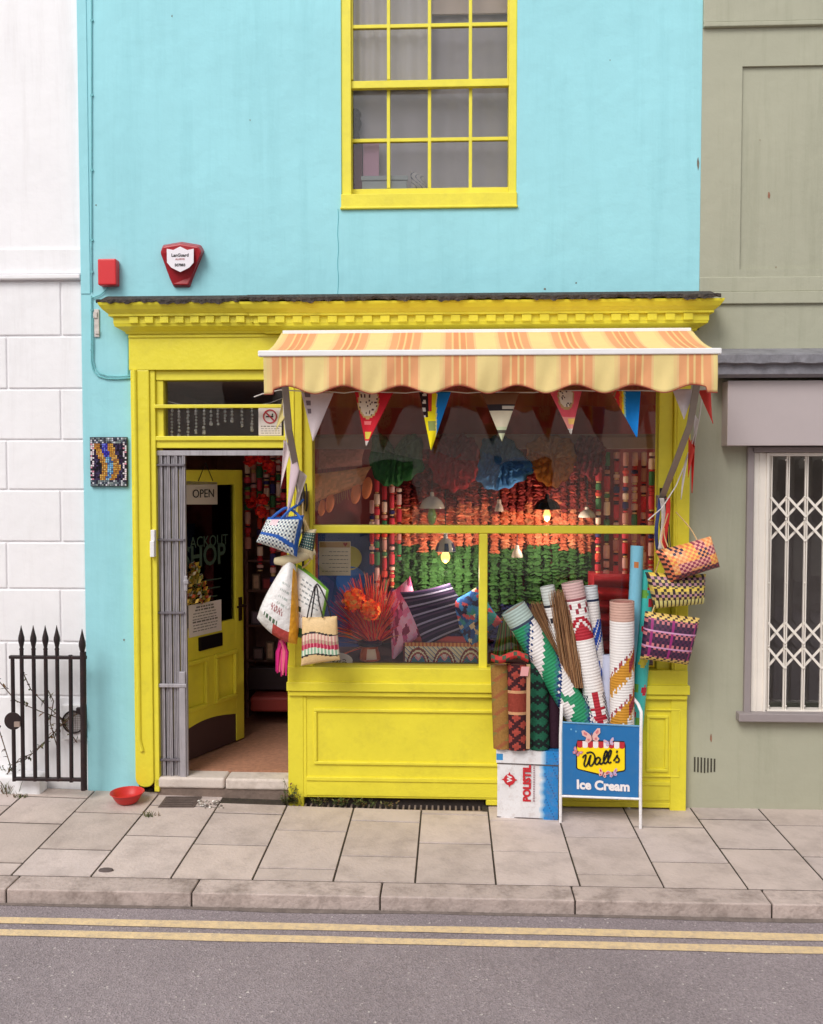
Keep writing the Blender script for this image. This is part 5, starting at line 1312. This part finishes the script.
def c_tan(u, v, i, j):
    k = (i+j) % 12; return jit(lin((150, 110, 60)), .08) if k < 9 else lin((150, 92, 60)) if (j//6) % 2 else lin((128, 118, 66))
def c_rb(u, v, i, j):
    if .33 < v < .55 : return jit(lin((140, 62, 50)), .06)
    if .55 < v < .58 or .30 < v < .33: return lin((200, 150, 110))
    x = (i*1.5+j) % 10; y_ = (j-i*1.5) % 10
    return lin((66, 36, 40)) if x < 4 or y_ < 3 else jit(lin((160, 70, 60)), .1)
def c_gr(u, v, i, j):
    x = abs((i % 14)-7); y_ = j % 10
    return lin((34, 40, 40)) if abs(x-y_) < 1.3 or abs(x-(10-y_)) < 1.3 else jit(lin((38, 92, 70)), .08)
def c_dk(u, v, i, j): return jit(lin((56, 34, 46)), .1)
rug('olive tan rolled rug, leftmost of the rugs on the tin', 500, 664, 19, -.21, c_tan, 3)
rug('brick red rolled rug with dark diamonds, second of the rugs on the tin', 517, 664, 21, -.23, c_rb, 1)
rug('green rolled rug with black zigzags on the tin', 537, 662, 21, -.21, c_gr, 2, (60, 90, 70))
rug('dark plum rolled rug beside the sign, rightmost on the tin', 553, 664, 15, -.17, c_dk, 1, (50, 34, 44))
m = MB(); m.fbox(at(526.3, 749, -.325)+VZ*.0, VX, VZ, .022, .54, .02); tag(build('cardboard_strip', m, mat('kraft_card', (186, 150, 112), .85, .08)), 'narrow strip of pale card between the red rug and the green rug', 'card')
m = MB(); P = [at(491, 657, -.24), at(500, 655, -.25), at(510, 659, -.27), at(520, 660, -.27), at(527, 657, -.25)]; m.tube(P, [.02, .028, .03, .03, .022], 12, None)
mm = MB(); mm.grid(lambda u, v: (lambda q: q+Vector((0, -.03*math.cos(6.283*v), .026*math.sin(6.283*v))))(at(491+37*u, 657+2.5*math.sin(u*7), -.25)), 30, 12, lambda u, v, i, j: jit(lin((190, 60, 56) if (i//3+j//2) % 3 else (70, 90, 70)), .1))
tag(build('folded_cloth', mm, COLM, smooth=60), 'crumpled red patterned cloth lying on top of the rolled rugs', 'textile')
m = MB(); p = at(520, 676, -.335); m.fbox(p, VX, (VZ+VX*.15).normalized(), .05, .06, .002); tag(build('price_tag', m, mat('pink_card', (226, 160, 160), .7, .03)), 'small pink tag on the red rolled rug', 'tag')

# ================================================================== ice cream sign (an A board)
sgn_ = thing('pavement_sign', atz(600, 822), 'blue ice cream sign in a white tubular frame on the pavement, holding rolled mats', 'sign')
YL, YR = atz(561, 822.5).y, atz(640.5, 828.5).y
def sg(px, py, off=0.0):                # a point on the sign's front panel plane (leaning back slightly)
    t = (px-561)/79.5; y = YL+(YR-YL)*t + .03*(828-py)/125 + off; return at(px, py, y)
sr_ = (sg(640, 760)-sg(561, 760)); sw_ = sr_.length; sr_.normalize(); su_ = (sg(600, 722)-sg(600, 796)); su_ = (su_-sr_*su_.dot(sr_)).normalized(); sn_ = sr_.cross(su_)
TUBE = mat('white_tube_enamel', (234, 230, 230), .3, .04, 20, dirt=(150, 120, 100), dirt_amt=.4, dscale=40)
m = MB(); pl = [sg(560.5, 822.5), sg(560.5, 780), sg(560.5, 735), sg(561.5, 708)]; 
back = Vector((0, .42, 0))
m.tube(pl + [sg(563, 701)+back*.2, sg(563, 700)+back*.5, sg(563, 706)+back*.8], .0105, 10)
q3 = [sg(563, 706)+back*.8]; e = atz(566, 806); m.tube(q3+[e], .0105, 10)
m.tube([sg(640.5, 828.5), sg(640.5, 780), sg(641, 730), sg(641.3, 712), sg(639.5, 706)+back*.08, sg(635, 700)+back*.4, sg(634, 704)+back*.75], .0105, 10)
m.tube([sg(634, 704)+back*.75, atz(629, 808)], .0105, 10)
m.tube([sg(561.5, 796), sg(640.5, 799)], .008, 8); m.fbox(sg(563, 797.5)-sn_*.01, sr_, VZ, sw_-.02, .012, .34)
build('frame', m, TUBE, sgn_, smooth=50)
SBL = mat('sign_blue', (34, 108, 168), .35, .05, 8, spec=.5, dirt=(90, 130, 160), dirt_amt=.3, dscale=10)
m = MB(); cs = [sg(562, 722), sg(640, 726), sg(638.5, 798), sg(562, 794.5)]; m.flat(cs, sn_, .012); build('panel', m, SBL, sgn_, bevel=.002)
m = MB(); cs = [sg(563, 722, .36), sg(640, 726, .36), sg(638, 798, .36), sg(562, 794, .36)]; m.flat(cs, sn_, .012); build('rear_panel', m, SBL, sgn_)
m = MB(); m.tube([sg(562, 722.3), sg(640, 726.3)], .006, 8); m.tube([sg(562.3, 722), sg(562.3, 794.5)], .005, 6); build('edge_trim', m, mat('sign_edge', (96, 150, 190), .4, .05), sgn_, smooth=40)
def zpt(X_, Y_, off): return sg(555+X_/8.663, 690+Y_/8.663, 0)+sn_*off       # from the enlarged picture
Y_S = mat('sign_yellow', (250, 216, 20), .4, .03); W_S = mat('sign_white', (236, 226, 226), .4, .03); R_S = mat('sign_red_paint', (186, 44, 54), .4, .04)
def spoly(name, pts, mt, off, par=sgn_):
    m = MB(); m.flat([zpt(a, b, off) for a, b in pts], sn_, .0012); return build(name, m, mt, par)
outer = [(182, 470), (196, 432), (600, 442), (612, 478), (612, 690), (600, 704), (400, 742), (196, 688), (182, 674)]
spoly('badge_outline', outer, INK, .002)
spoly('badge', [(193, 478), (603, 488), (603, 686), (592, 694), (402, 728), (200, 680), (193, 668)], Y_S, .004)
def scall(x0, x1, y0, y1): 
    w_ = x1-x0; return [(x0, y0), (x1, y0+2)] + [(x1-w_*.5+w_*.5*math.cos(t), y1+w_*.32*math.sin(t)) for t in [k*math.pi/8 for k in range(9)]]
n_ = 9
for k in range(n_):
    a = 193+410*k/n_; b = 193+410*(k+1)/n_; y = 440+1.1*k
    spoly('badge_awning_stripe', scall(a, b, y, y+44), R_S if k % 2 == 0 else W_S, .0055)
SC = mat('script_black', (24, 22, 26), .4, 0)
strokes = [[(240, 585), (252, 568), (268, 562), (262, 600), (252, 640), (262, 660), (282, 640), (298, 590), (310, 562), (300, 610), (300, 648), (318, 652), (338, 620), (346, 580), (332, 548), (306, 536), (272, 545)],
           [(392, 590), (372, 582), (352, 605), (350, 634), (366, 642), (386, 618), (394, 592), (388, 625), (396, 640), (414, 630)],
           [(414, 630), (440, 580), (452, 535), (440, 528), (426, 560), (420, 605), (430, 634), (450, 624)],
           [(450, 624), (476, 572), (488, 530), (476, 522), (462, 556), (458, 600), (468, 630), (488, 620)],
           [(508, 612), (530, 580), (540, 562), (542, 580), (556, 600), (546, 622), (522, 620)], [(540, 522), (534, 542)]]
m = MB()
for s_ in strokes:
    P = [zpt(a, b-0, .006) for a, b in s_]; P2 = []
    for i in range(len(P)-1):
        p0, p1, p2, p3 = P[max(i-1, 0)], P[i], P[i+1], P[min(i+2, len(P)-1)]
        for s in range(5):
            f = s/5; P2.append(.5*((2*p1)+(p2-p0)*f+(2*p0-5*p1+4*p2-p3)*f*f+(3*p1-p0-3*p2+p3)*f**3))
    P2.append(P[-1]); m.tube(P2, .0058, 6)
build('script_lettering', m, SC, sgn_, smooth=60)
def sf_(X_, Y_, off=.004): return zpt(X_, Y_, off)
tilt = (zpt(600, 868, 0)-zpt(190, 848, 0)).normalized(); tup = sn_.cross(tilt)
text('lettering', 'Ice Cream', .080, zpt(186, 852, .003), tilt, tup, W_S, sgn_, bold=.0035, sx=.98)
def butterfly(X_, Y_, s, a, c1, c2):
    b = []
    ca, sa = math.cos(a), math.sin(a)
    T = lambda x, y: (X_+s*(x*ca-y*sa), Y_+s*(x*sa+y*ca))
    o = spoly('butterfly', [T(*p) for p in ((0, .1), (-.25, -.3), (-.75, -.75), (-1.05, -.7), (-1.0, -.2), (-.6, .1), (-.8, .45), (-.5, .75), (-.1, .5), (0, .3), (.1, .5), (.5, .75), (.8, .45), (.6, .1), (1.0, -.2), (1.05, -.7), (.75, -.75), (.25, -.3))], c1, .0075)
    for sx in (-1, 1):
        spoly('wing_spot', [T(sx*x, y) for x, y in ((.45, -.35), (.8, -.6), (.85, -.3), (.55, -.1))], c2, .0085, o); spoly('wing_spot', [T(sx*x, y) for x, y in ((.3, .25), (.55, .25), (.5, .55), (.25, .45))], c2, .0085, o)
    m = MB(); m.tube([zpt(*T(0, -.35), .009), zpt(*T(0, .55), .009)], .003, 6); build('wing_body', m, mat('butterfly_body', (120, 84, 96), .5, .05), o)
PK = mat('butterfly_pink', (226, 178, 172), .5, .06); PK2 = mat('butterfly_rose', (206, 120, 126), .5, .05); LV = mat('butterfly_lilac', (190, 170, 206), .5, .06)
butterfly(318, 395, 78, -.15, PK, PK2); butterfly(470, 450, 44, -.25, LV, PK); butterfly(192, 535, 42, .6, PK2, LV); butterfly(418, 720, 44, .35, PK, R_S); butterfly(500, 718, 44, -.3, LV, PK2)
m = MB()
for a, b in ((140, 340), (182, 358)):
    c = zpt(a, b, .003); m.flat([c+sr_*(.006*math.cos(k))+su_*(.006*math.sin(k)) for k in [i*.785 for i in range(8)]], sn_, .001)
build('bubble_mark', m, mat('pale_blue_mark', (110, 170, 206), .5, 0), sgn_)

# ================================================================== rolled mats and brooms standing inside the sign
gM = 'rolled mats standing inside the ice cream sign'
def stand(px0, py0, px1, py1, yt, yb_):
    p0 = at(px0, py0, yt); q = at(px1, py1, yb_); d = q-p0; k = 1.0; return p0, p0+d*k
def mroll(label, a, w_, cf, yt=-.15, yb_=-.22, nu=44, nv=80, mt=MATW, **k):
    p0, p1 = stand(*a, yt, yb_); return roll('rolled_mat', label, p0, p1, w_/2/156, cf, mt, gM, nu, nv, **k)
W0 = (232, 226, 224)
def cap(v, c=(176, 190, 186)): return v < .085 and c
def mcg(u, v, i, j):
    if v < .075: return lin((168, 186, 180))
    if v < .085: return lin((60, 70, 90))
    uu = round(u*44)/44; x = (uu-.5)*5.2; y = v*9.2
    # big stepped leaves, alternately left and right
    t = (y+.9*x) % 2.4; e = abs(x) 
    if t < 1.5 and not (t > 1.3 and (i+j) % 2): 
        return lin((30, 56, 110)) if t > 1.2 else jit(lin((40, 140, 96) if t < .95 else (52, 120, 120)), .05)
    if (y-.9*x+.6) % 4.8 < .5: return lin((52, 140, 100))
    return lin(W0)
def mcw(u, v, i, j):
    if v < .09: return lin((200, 204, 200))
    if v < .105: return lin((50, 52, 60))
    return lin((40, 38, 48)) if ((i//2 % 5 == (j//2) % 5) and (j//6) % 2 == 0) or ((i//2) % 7 == 3 and j % 9 < 3) else lin(W0)
def mcr(u, v, i, j):
    if v < .085: return lin((206, 170, 168)) if v < .07 else lin((150, 84, 90))
    x = abs(u-.5)*10; 
    if .10 < v < .15 and (i//2+j//2) % 3 == 0: return lin((150, 50, 64))
    if .16 < v < .30:
        d = abs(v-.27)*26+x*.9
        if d < 2.1 and v < .28 or abs(d-2.9) < .4: return lin((176, 40, 54))
    if .5 < v < .85 and x < .35 and .52 < v < .74: return lin((176, 40, 54))
    if .60 < v < .66 and x < 1.2 and abs(v-.63) > .012: return lin((176, 40, 54)) 
    if .54 < v < .70 and abs(x-1.6-.0) < .5 and (i+j) % 2: return lin((44, 44, 70))
    if abs(x-2.2) < .45 and (j//3) % 3 == 0: return lin((44, 40, 60))
    return lin(W0)
def mcb(u, v, i, j):
    if v < .06: return lin((206, 210, 214))
    if v < .072: return lin((40, 50, 80))
    x = (u-.5)*10; d = math.hypot(x-1.2*math.sin(v*14), 0)
    if .16 < v < .55 and abs(x-1.3*math.sin(v*13)-.4) < .7+.7*math.sin(v*20)**2: return lin((36, 78, 176)) if (i+j) % 5 else lin(W0)
    return lin((40, 60, 130)) if (i//2+j//2) % 11 == 0 else lin(W0)
def mcm(u, v, i, j):
    if v < .10: return lin((204, 164, 150))
    x = (u-.5)*9
    for c0, s in ((.36, 1), (.58, 1), (.86, -1)):
        k = v-c0+.05*x*s*.9
        if abs(k) < .045 and abs(x) < 2.6: return lin((150, 50, 60)) if x*s > .7 and (j+i) % 6 else lin((200, 140, 44))
        if .05 < abs(k) < .068 and (i % 3): return lin((206, 150, 60)) if k > 0 else lin((160, 66, 70))
    if .66 < v < .80: 
        d = math.hypot(x-.2, (v-.73)*26)
        if d < 1.9: return lin((196, 136, 44)) if x < .7 else lin((150, 56, 60))
    return lin(W0)
OIL = mat('oilcloth', attr=True, rough=.25, var=.03, vscale=20, spec=.5, bump=.004, bscale=12)
so_ = [(r5.random(), r5.random(), r5.choice([(190, 40, 60), (140, 40, 60), (206, 190, 60), (110, 170, 70)])) for _ in range(60)]
def mct(u, v, i, j):
    s = min(so_, key=lambda s: ((s[0]-u)*.5)**2+((s[1]-v)*2.2)**2); d = math.hypot((s[0]-u)*.5, (s[1]-v)*2.2)
    return lin(s[2]) if d < .045 else lin((70, 190, 184))
def mcl(u, v, i, j):
    if .06 < v < .09 and abs(u-.47) < .06: return lin((190, 120, 70))
    return jit(lin((126, 190, 214)), .03)
mroll('white straw mat with stepped green leaves, leaning furthest left in the sign', (513, 608, 626, 792), 27, mcg, -.17, -.22)
mroll('narrow white straw mat with small black marks between the two brooms', (547, 586, 591, 792), 15, mcw, -.11, -.15, nu=30)
mroll('white straw mat with red diamonds and a red cross in the sign', (572, 582, 612, 788), 22, mcr, -.15, -.20)
mroll('white straw mat with royal blue patches behind the red patterned mat', (589, 586, 609, 788), 17, mcb, -.08, -.12)
mroll('white straw mat with mustard and maroon leaves, upright at the right of the sign', (622, 601, 622, 790), 24, mcm, -.27, -.24, hollow=(176, 120, 110))
mroll('pale blue oilcloth roll, tallest in the sign', (637, 546, 615, 790), 13, mcl, -.12, -.14, mt=OIL, bend=.02, hollow=(140, 190, 206))
mroll('turquoise oilcloth roll with red and yellow blobs, behind the mustard mat', (646.5, 570, 633, 790), 14, mct, -.09, -.11, mt=OIL, nu=30, bend=.01, hollow=(70, 160, 156))
mroll('plain lilac roll low between the red patterned mat and the mustard mat', (610, 655, 600, 790), 15, lambda *a: lin((196, 200, 222)), -.12, -.2, mt=OIL, hollow=(170, 176, 196))
def broom(label, top, bot, w0, w1, y, seed):
    b = thing('straw_broom', at(*bot, y), label, 'broom', 'straw brooms standing bristles up in the sign'); rr = random.Random(seed); m = MB()
    for k in range(420):
        u = rr.uniform(-1, 1); e = rr.uniform(0, 14); dy = rr.uniform(-.035, .035); b_ = at(bot[0]+u*w1, bot[1], y+dy); t = at(top[0]+u*w0+rr.gauss(0, 1.2), top[1]+e, y+dy+.05); md = b_.lerp(t, .5)+Vector((rr.uniform(-.008, .008), rr.uniform(-.006, .006), 0))
        m.tube([b_, md, t], [.0024, .0022, .0008], 3, lin(rr.choice([(156, 116, 84), (134, 96, 68), (180, 138, 100), (110, 76, 56), (90, 62, 48), (160, 116, 78)])), cap=False)
    build('bristles', m, COLM, b).name = 'bristle_head'
    m = MB(); p0 = at(*bot, y); p1 = p0+(at(*bot, y)-at(*top, y)).normalized()*.4; p1.z = max(.03, p1.z); p1.y = -.16; m.tube([p0+VZ*.05, p1], .012, 8); build('stick', m, mat('broom_stick', (150, 110, 76), .6, .1), b)
broom('darker straw broom head just left of the narrow black marked mat', (538, 601), (566, 668), 8, 6, -.15, 1)
broom('broad straw broom head in front of the narrow black marked mat', (561, 589), (574, 688), 11, 9, -.21, 2)

# ================================================================== iron gate, box, creeper at the left
YI = -.16
ig = thing('iron_railing', at(48, 782, YI), 'short black iron railing with spear heads in front of the white house', 'railing')
def spear(px, py, s=1.0, h=22):
    p = at(px, py, YI); k = h/147
    m = MB(); m.lathe([(.012, -.02), (.016, -.012), (.011, 0), (.013, .01), (.021*s, k*.32), (.020*s, k*.45), (.008*s, k*.78), (.001, k)], p, 12); return m
for px, t, b in ((12.5, 658, 781), (21.5, 648, 780), (33.5, 648, 781), (45.5, 648, 781), (57, 648, 781), (70.5, 655, 782), (83, 652, 790)):
    m = MB(); m.tube([at(px, t, YI), at(px+(1.8 if px < 60 else 1), b, YI)], .0135 if px < 80 else .021, 10); bar = build('bar', m, BLACK, ig, smooth=50)
    if 15 < px < 60: build('spear_head', spear(px, 647.5), BLACK, bar, smooth=50)
    if px > 80: build('spear_head', spear(px-.6, 654, 1.1, 25), BLACK, bar, smooth=50)
m = MB(); m.fbox(at(8.5, 659, YI-.012), VX, VZ, at(85.5, 659, YI).x-at(8.5, 659, YI).x, .022, .03); build('top_rail', m, BLACK, ig, bevel=.004)
m = MB(); m.fbox(at(13, 781, YI-.012), VX, VZ, at(85, 781, YI).x-at(13, 781, YI).x, .022, .03); build('bottom_rail', m, BLACK, ig, bevel=.004)
m = MB(); c = at(13, 721, YI-.016); m.lathe([(0, -.006), (.056, -.006), (.06, 0), (.056, .006), (0, .006)], c, 24, ax=(0, -1, 0)); build('latch_disc', m, BLACK, ig, smooth=40)
m = MB(); m.pbox(14, 722, 19.5, 727, YI-.035, YI-.02); build('latch_tongue', m, mat('pale_latch', (160, 140, 130), .5, .2), ig)
mb_ = thing('meter_cover', at(77, 740, -.03), 'round black rimmed wire cover low on the white wall behind the iron railing', 'cover')
m = MB(); c = at(73.5, 722, -.03); tr_ = []
m.tube([c+Vector((.075*math.cos(a), 0, .075*math.sin(a))) for a in [i*2*math.pi/32 for i in range(33)]], .006, 8); m.fbox(at(76, 714, -.05), VX, VZ, .03, .04, .03); build('rim', m, BLACK, mb_, smooth=50)
m = MB()
for k in range(-5, 6):
    h = math.sqrt(max(0, .072**2-(k*.013)**2)); m.tube([c+Vector((k*.013, 0, -h)), c+Vector((k*.013, 0, h))], .0014, 4); m.tube([c+Vector((-h, 0, k*.013)), c+Vector((h, 0, k*.013))], .0014, 4)
build('wire_mesh', m, mat('rusty_wire', (130, 110, 100), .6, .1, metal=.4), mb_)
m = MB(); m.pbox(61, 705, 85, 740, -.02, .03); tag(build('plinth_block', m, WHITE_R, bevel=.008), 'white painted block on the wall behind the iron railing', 'block')
m = MB(); m.box(-8, at(40, 790, -.1).x, -.10, .03, -.05, at(30, 776, -.1).z); tag(build('railing_plinth', m, WHITE_R, bevel=.02), 'low white painted kerb stone under the left end of the iron railing', 'plinth')
LEAF = mat('weed_leaf', attr=True, rough=.6, var=.15, vscale=40, spec=.25)
def leaf(m, p, d, l, w_, c):
    d = d.normalized(); s = d.cross(VZ if abs(d.z) < .9 else VX).normalized(); n = s.cross(d)
    m.add([p, p+d*l*.5+s*w_+n*w_*.3, p+d*l, p+d*l*.5-s*w_+n*w_*.3], [(0, 1, 2, 3)], c)
LC = [(70, 84, 44), (92, 104, 56), (60, 70, 44), (110, 106, 66), (120, 90, 60)]
cr = thing('bramble', at(30, 785, -.07), 'sparse dry bramble stems creeping across the white wall behind the railing', 'plant')
m = MB(); lm = MB(); rr = random.Random(12)
for path in ([(2, 780), (20, 760), (35, 752), (52, 735), (62, 725), (80, 712)], [(-2, 680), (15, 700), (40, 712), (60, 718), (78, 742)], [(20, 668), (30, 690), (48, 706), (66, 722)], [(10, 765), (28, 757), (42, 744), (54, 732), (64, 722), (72, 712)], [(48, 690), (54, 700), (50, 722), (56, 745)], [(3, 790), (10, 765), (4, 742), (-4, 720)]):
    P = [at(a+rr.uniform(-1, 1), b+rr.uniform(-1, 1), -.06+rr.uniform(-.03, .03)) for a, b in path]; m.tube(P, .0035, 5)
    for i in range(len(P)-1):
        for k in range(7):
            q = P[i].lerp(P[i+1], rr.random()); leaf(lm, q, Vector((rr.gauss(0, 1), rr.gauss(0, .6)-.3, rr.gauss(0, 1))), rr.uniform(.015, .045), rr.uniform(.005, .012), lin(rr.choice(LC+[(70, 50, 46), (60, 44, 44)])))
build('stem', m, mat('dry_stem', (96, 76, 60), .8, .2, 20), cr); build('leaves', lm, LEAF, cr, solid=.0008).name = 'foliage'
def weed(label, p, n_, h, seed, grass=False, group='weeds in the pavement joints'):
    rr = random.Random(seed); m = MB(); p = Vector(p)
    for k in range(n_):
        a = rr.uniform(0, 6.28); q = p+Vector((rr.gauss(0, .03), rr.gauss(0, .012), 0)); q.z = slope(q.x, q.y)-.008 if q.y < -.03 else p.z; l = h*rr.uniform(.4, 1)
        if grass: t = q+Vector((math.cos(a)*l*.6, math.sin(a)*l*.4, l)); m.tube([q, q.lerp(t, .6)+VZ*l*.12, t], [.0022, .0018, .0006], 3, lin(rr.choice(LC)), cap=False)
        else:
            t = q+Vector((math.cos(a)*l*.4, math.sin(a)*l*.25, l)); m.tube([q, t], .0015, 3, lin((84, 84, 50)), cap=False)
            for s in range(5): leaf(m, q.lerp(t, rr.uniform(.2, 1)), Vector((rr.gauss(0, 1), rr.gauss(0, 1), rr.uniform(-.2, 1))), rr.uniform(.012, .03), rr.uniform(.004, .009), lin(rr.choice(LC)))
    return tag(build('weed', m, LEAF), label, 'weed', group)
for px, py, n_, h, g, l in ((8, 793, 70, .12, True, 'leafy tuft of grass at the foot of the white wall, far left'), (12, 786, 30, .16, False, 'straggly weed against the white wall at the far left'), (151, 816, 34, .04, True, 'small grass tuft in the paving joint before the drain cover'),
                         (293, 800, 26, .07, False, 'low weed at the corner of the doorstep and the yellow panel'), (295, 797, 8, .22, False, 'tall thin weed stem in front of the yellow corner post'), (318, 803, 16, .05, False, 'little weed over the left end of the basement grating'), (339, 803, 22, .05, False, 'little weed second from the left along the basement grating'), (362, 803, 18, .05, False, 'little weed about the middle of the basement grating'), (385, 803, 12, .04, False, 'little weed right of the middle of the basement grating'),
                         (735, 806, 26, .03, False, 'tiny weed at the foot of the sage green wall'), (20, 797, 30, .04, True, 'thin grass in the paving joint below the railing')):
    p = atg(px, py); p.y = min(p.y, -.085) if px > 285 and px < 400 else p.y; weed(l, p, n_, h, int(px*7+py), g)
# basement grating
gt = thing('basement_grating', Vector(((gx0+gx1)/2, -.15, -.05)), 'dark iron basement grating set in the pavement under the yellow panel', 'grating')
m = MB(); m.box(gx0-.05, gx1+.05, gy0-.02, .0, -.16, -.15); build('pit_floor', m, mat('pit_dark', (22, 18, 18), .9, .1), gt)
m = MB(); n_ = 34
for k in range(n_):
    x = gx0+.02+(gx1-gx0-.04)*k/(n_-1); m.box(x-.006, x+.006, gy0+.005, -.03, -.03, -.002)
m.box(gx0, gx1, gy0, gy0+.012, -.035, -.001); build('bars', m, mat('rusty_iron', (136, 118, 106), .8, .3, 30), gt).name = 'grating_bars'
# drain cover
dc0, dc1, dc2, dc3 = atg(166, 797), atg(202, 797), atg(194, 807.5), atg(158, 807.5)
m = MB(); up_ = VZ*.006
m.flat([p+Vector((0, 0, .004)) for p in (dc3, dc2, dc1, dc0)], VZ, .02)
for k in range(6):
    f = (k+.5)/6; a = dc0.lerp(dc3, f); b = dc1.lerp(dc2, f); a.z = slope(a.x, a.y)+.007; b.z = slope(b.x, b.y)+.007; m.tube([a.lerp(b, .06), a.lerp(b, .94)], .004, 5)
tag(build('drain_cover', m, mat('rusty_cover', (96, 82, 76), .8, .25, 20)), 'small rusty square drain cover in the paving below the doorstep', 'cover')
m = MB(); rr = random.Random(6)
for k in range(46):
    p = atz(rr.uniform(198, 224), rr.uniform(806, 813)); s = rr.uniform(.003, .011); p.z = slope(p.x, p.y)+s*.5; m.lathe([(0, -s*.6), (s, 0), (s*.6, s*.6), (0, s*.7)], p, 6, lin(rr.choice([(200, 190, 180), (230, 226, 220), (150, 140, 130), (120, 110, 104)])))
go = build('gravel', m, COLM); tag(go, 'loose pale grit scattered beside the drain cover', 'gravel', kind='stuff')
# red bowl
bp_ = atg(132.5, 797); bp_.y = min(bp_.y, -.185); bp_.z += .002
m = MB(); m.lathe([(0, 0), (.062, 0), (.068, .004), (.086, .030), (.103, .060), (.112, .065), (.111, .070), (.102, .066), (.084, .032), (.062, .010), (0, .008)], bp_, 40)
tag(build('dog_bowl', m, mat('red_bowl_plastic', (196, 44, 40), .4, .06, 10), smooth=50), 'round red plastic bowl on the pavement beside the doorstep', 'bowl')
# flat stone and flecks on the paving
p = atz(106, 871); m = MB(); m.lathe([(0, 0), (.04, .001), (.036, .010), (0, .013)], p+VZ*.001, 10); ov = MB(); ov.v = [(p.x+(v[0]-p.x)*1.1, p.y+(v[1]-p.y)*.6, v[2]) for v in m.v]; ov.f, ov.c, ov.uv = m.f, m.c, m.uv
tag(build('flat_stone', ov, mat('dark_stone', (96, 84, 82), .8, .15), smooth=40), 'small dark flat stone on the paving near the kerb', 'stone')
# ------------------------------------------------------------------ things in the upstairs window
yU = .135
ch = thing('carved_figure', at(354, 188, yU), 'dark carved head standing in the lower left of the upstairs window', 'carving')
m = MB(); m.lathe([(.0, 0), (.03, .0), (.024, .02), (.02, .05), (.034, .075), (.040, .10), (.034, .125), (.028, .135), (.036, .15), (.034, .175), (.018, .195), (0, .2)], at(356, 139, yU+.03), 16); build('head', m, mat('dark_carved_wood', (44, 26, 28), .5, .1), ch, smooth=50)
m = MB(); m.pbox(350, 139, 362, 189, yU, yU+.06); build('base_block', m, mat('plum_block', (104, 34, 54), .6, .06), ch, bevel=.004)
m = MB(); m.pbox(363, 142, 379, 188, yU+.02, yU+.04); tag(build('pink_folder', m, mat('pink_card_sheet', (214, 160, 184), .6, .04), bevel=.002), 'pale pink upright card in the lower left of the upstairs window', 'folder')
m = MB(); m.pbox(361, 175.5, 408, 180, yU-.012, yU+.016); m.pbox(362, 181, 407, 189, yU-.012, yU+.016)
tag(build('stacked_boxes', m, mat('pale_grey_box', (186, 192, 192), .6, .04), bevel=.004).__class__ and bpy.data.objects['stacked_boxes'], 'long pale grey box lying along the sill of the upstairs window', 'box')
bpy.data.objects['stacked_boxes'].name = 'storage_box'
def c_vase(u, v, i, j): return lin((96, 100, 116)) if abs(math.sin(u*9+3*math.sin(v*5))) < .25 else lin((206, 198, 196))
m = MB(); m.pillow([at(410, 170, yU), at(424, 176, yU), at(428, 190, yU), at(411, 190, yU)], .03, 24, 24, c_vase); tag(build('patterned_pouch', m, COLM, smooth=60), 'grey and white swirl patterned pouch on the sill of the upstairs window', 'pouch')
m = MB(); m.pbox(448, 186.5, 500, 190, yU, yU+.06); tag(build('cream_tray', m, mat('cream_board', (222, 206, 170), .6, .04), bevel=.002), 'cream flat tray along the right of the upstairs window sill', 'tray')
# rust spots on the sage house
m = MB(); rr = random.Random(9)
for px, py, w_, h in ((769, 195, 3, 8), (711, 738, 2.2, 9), (776, 267, 1.2, 1.2), (760, 140, 1, 1)):
    y = -.002 if py > 500 else .015; pts = [(px+w_*math.cos(a)*rr.uniform(.6, 1.1)*.5, py+h*math.sin(a)*rr.uniform(.7, 1.1)*.5) for a in [k*.7 for k in range(9)]]
    m.flat([at(a, b, y) for a, b in reversed(pts)], NF, .001)
build('rust_spot', m, mat('rust', (146, 104, 84), .9, .3, 40), gh)
m = MB(); rr = random.Random(19)
for px, py, w_, h in ((698, 163, 3, 14), (545, 289, 3, 2), (576, 283, 2, 2), (172, 16, 1.5, 3), (124, 640, 2, 3), (250, 120, 1.3, 1.5), (610, 60, 1.3, 1.3), (96, 205, 2, 1.6)):
    pts = [(px+w_*math.cos(a)*rr.uniform(.5, 1.1)*.5, py+h*math.sin(a)*rr.uniform(.6, 1.1)*.5) for a in [k*.7 for k in range(9)]]
    m.flat([at(a, b, -.002) for a, b in reversed(pts)], NF, .001)
build('chipped_spot', m, mat('bare_render', (120, 112, 100), .9, .3, 40), shop)
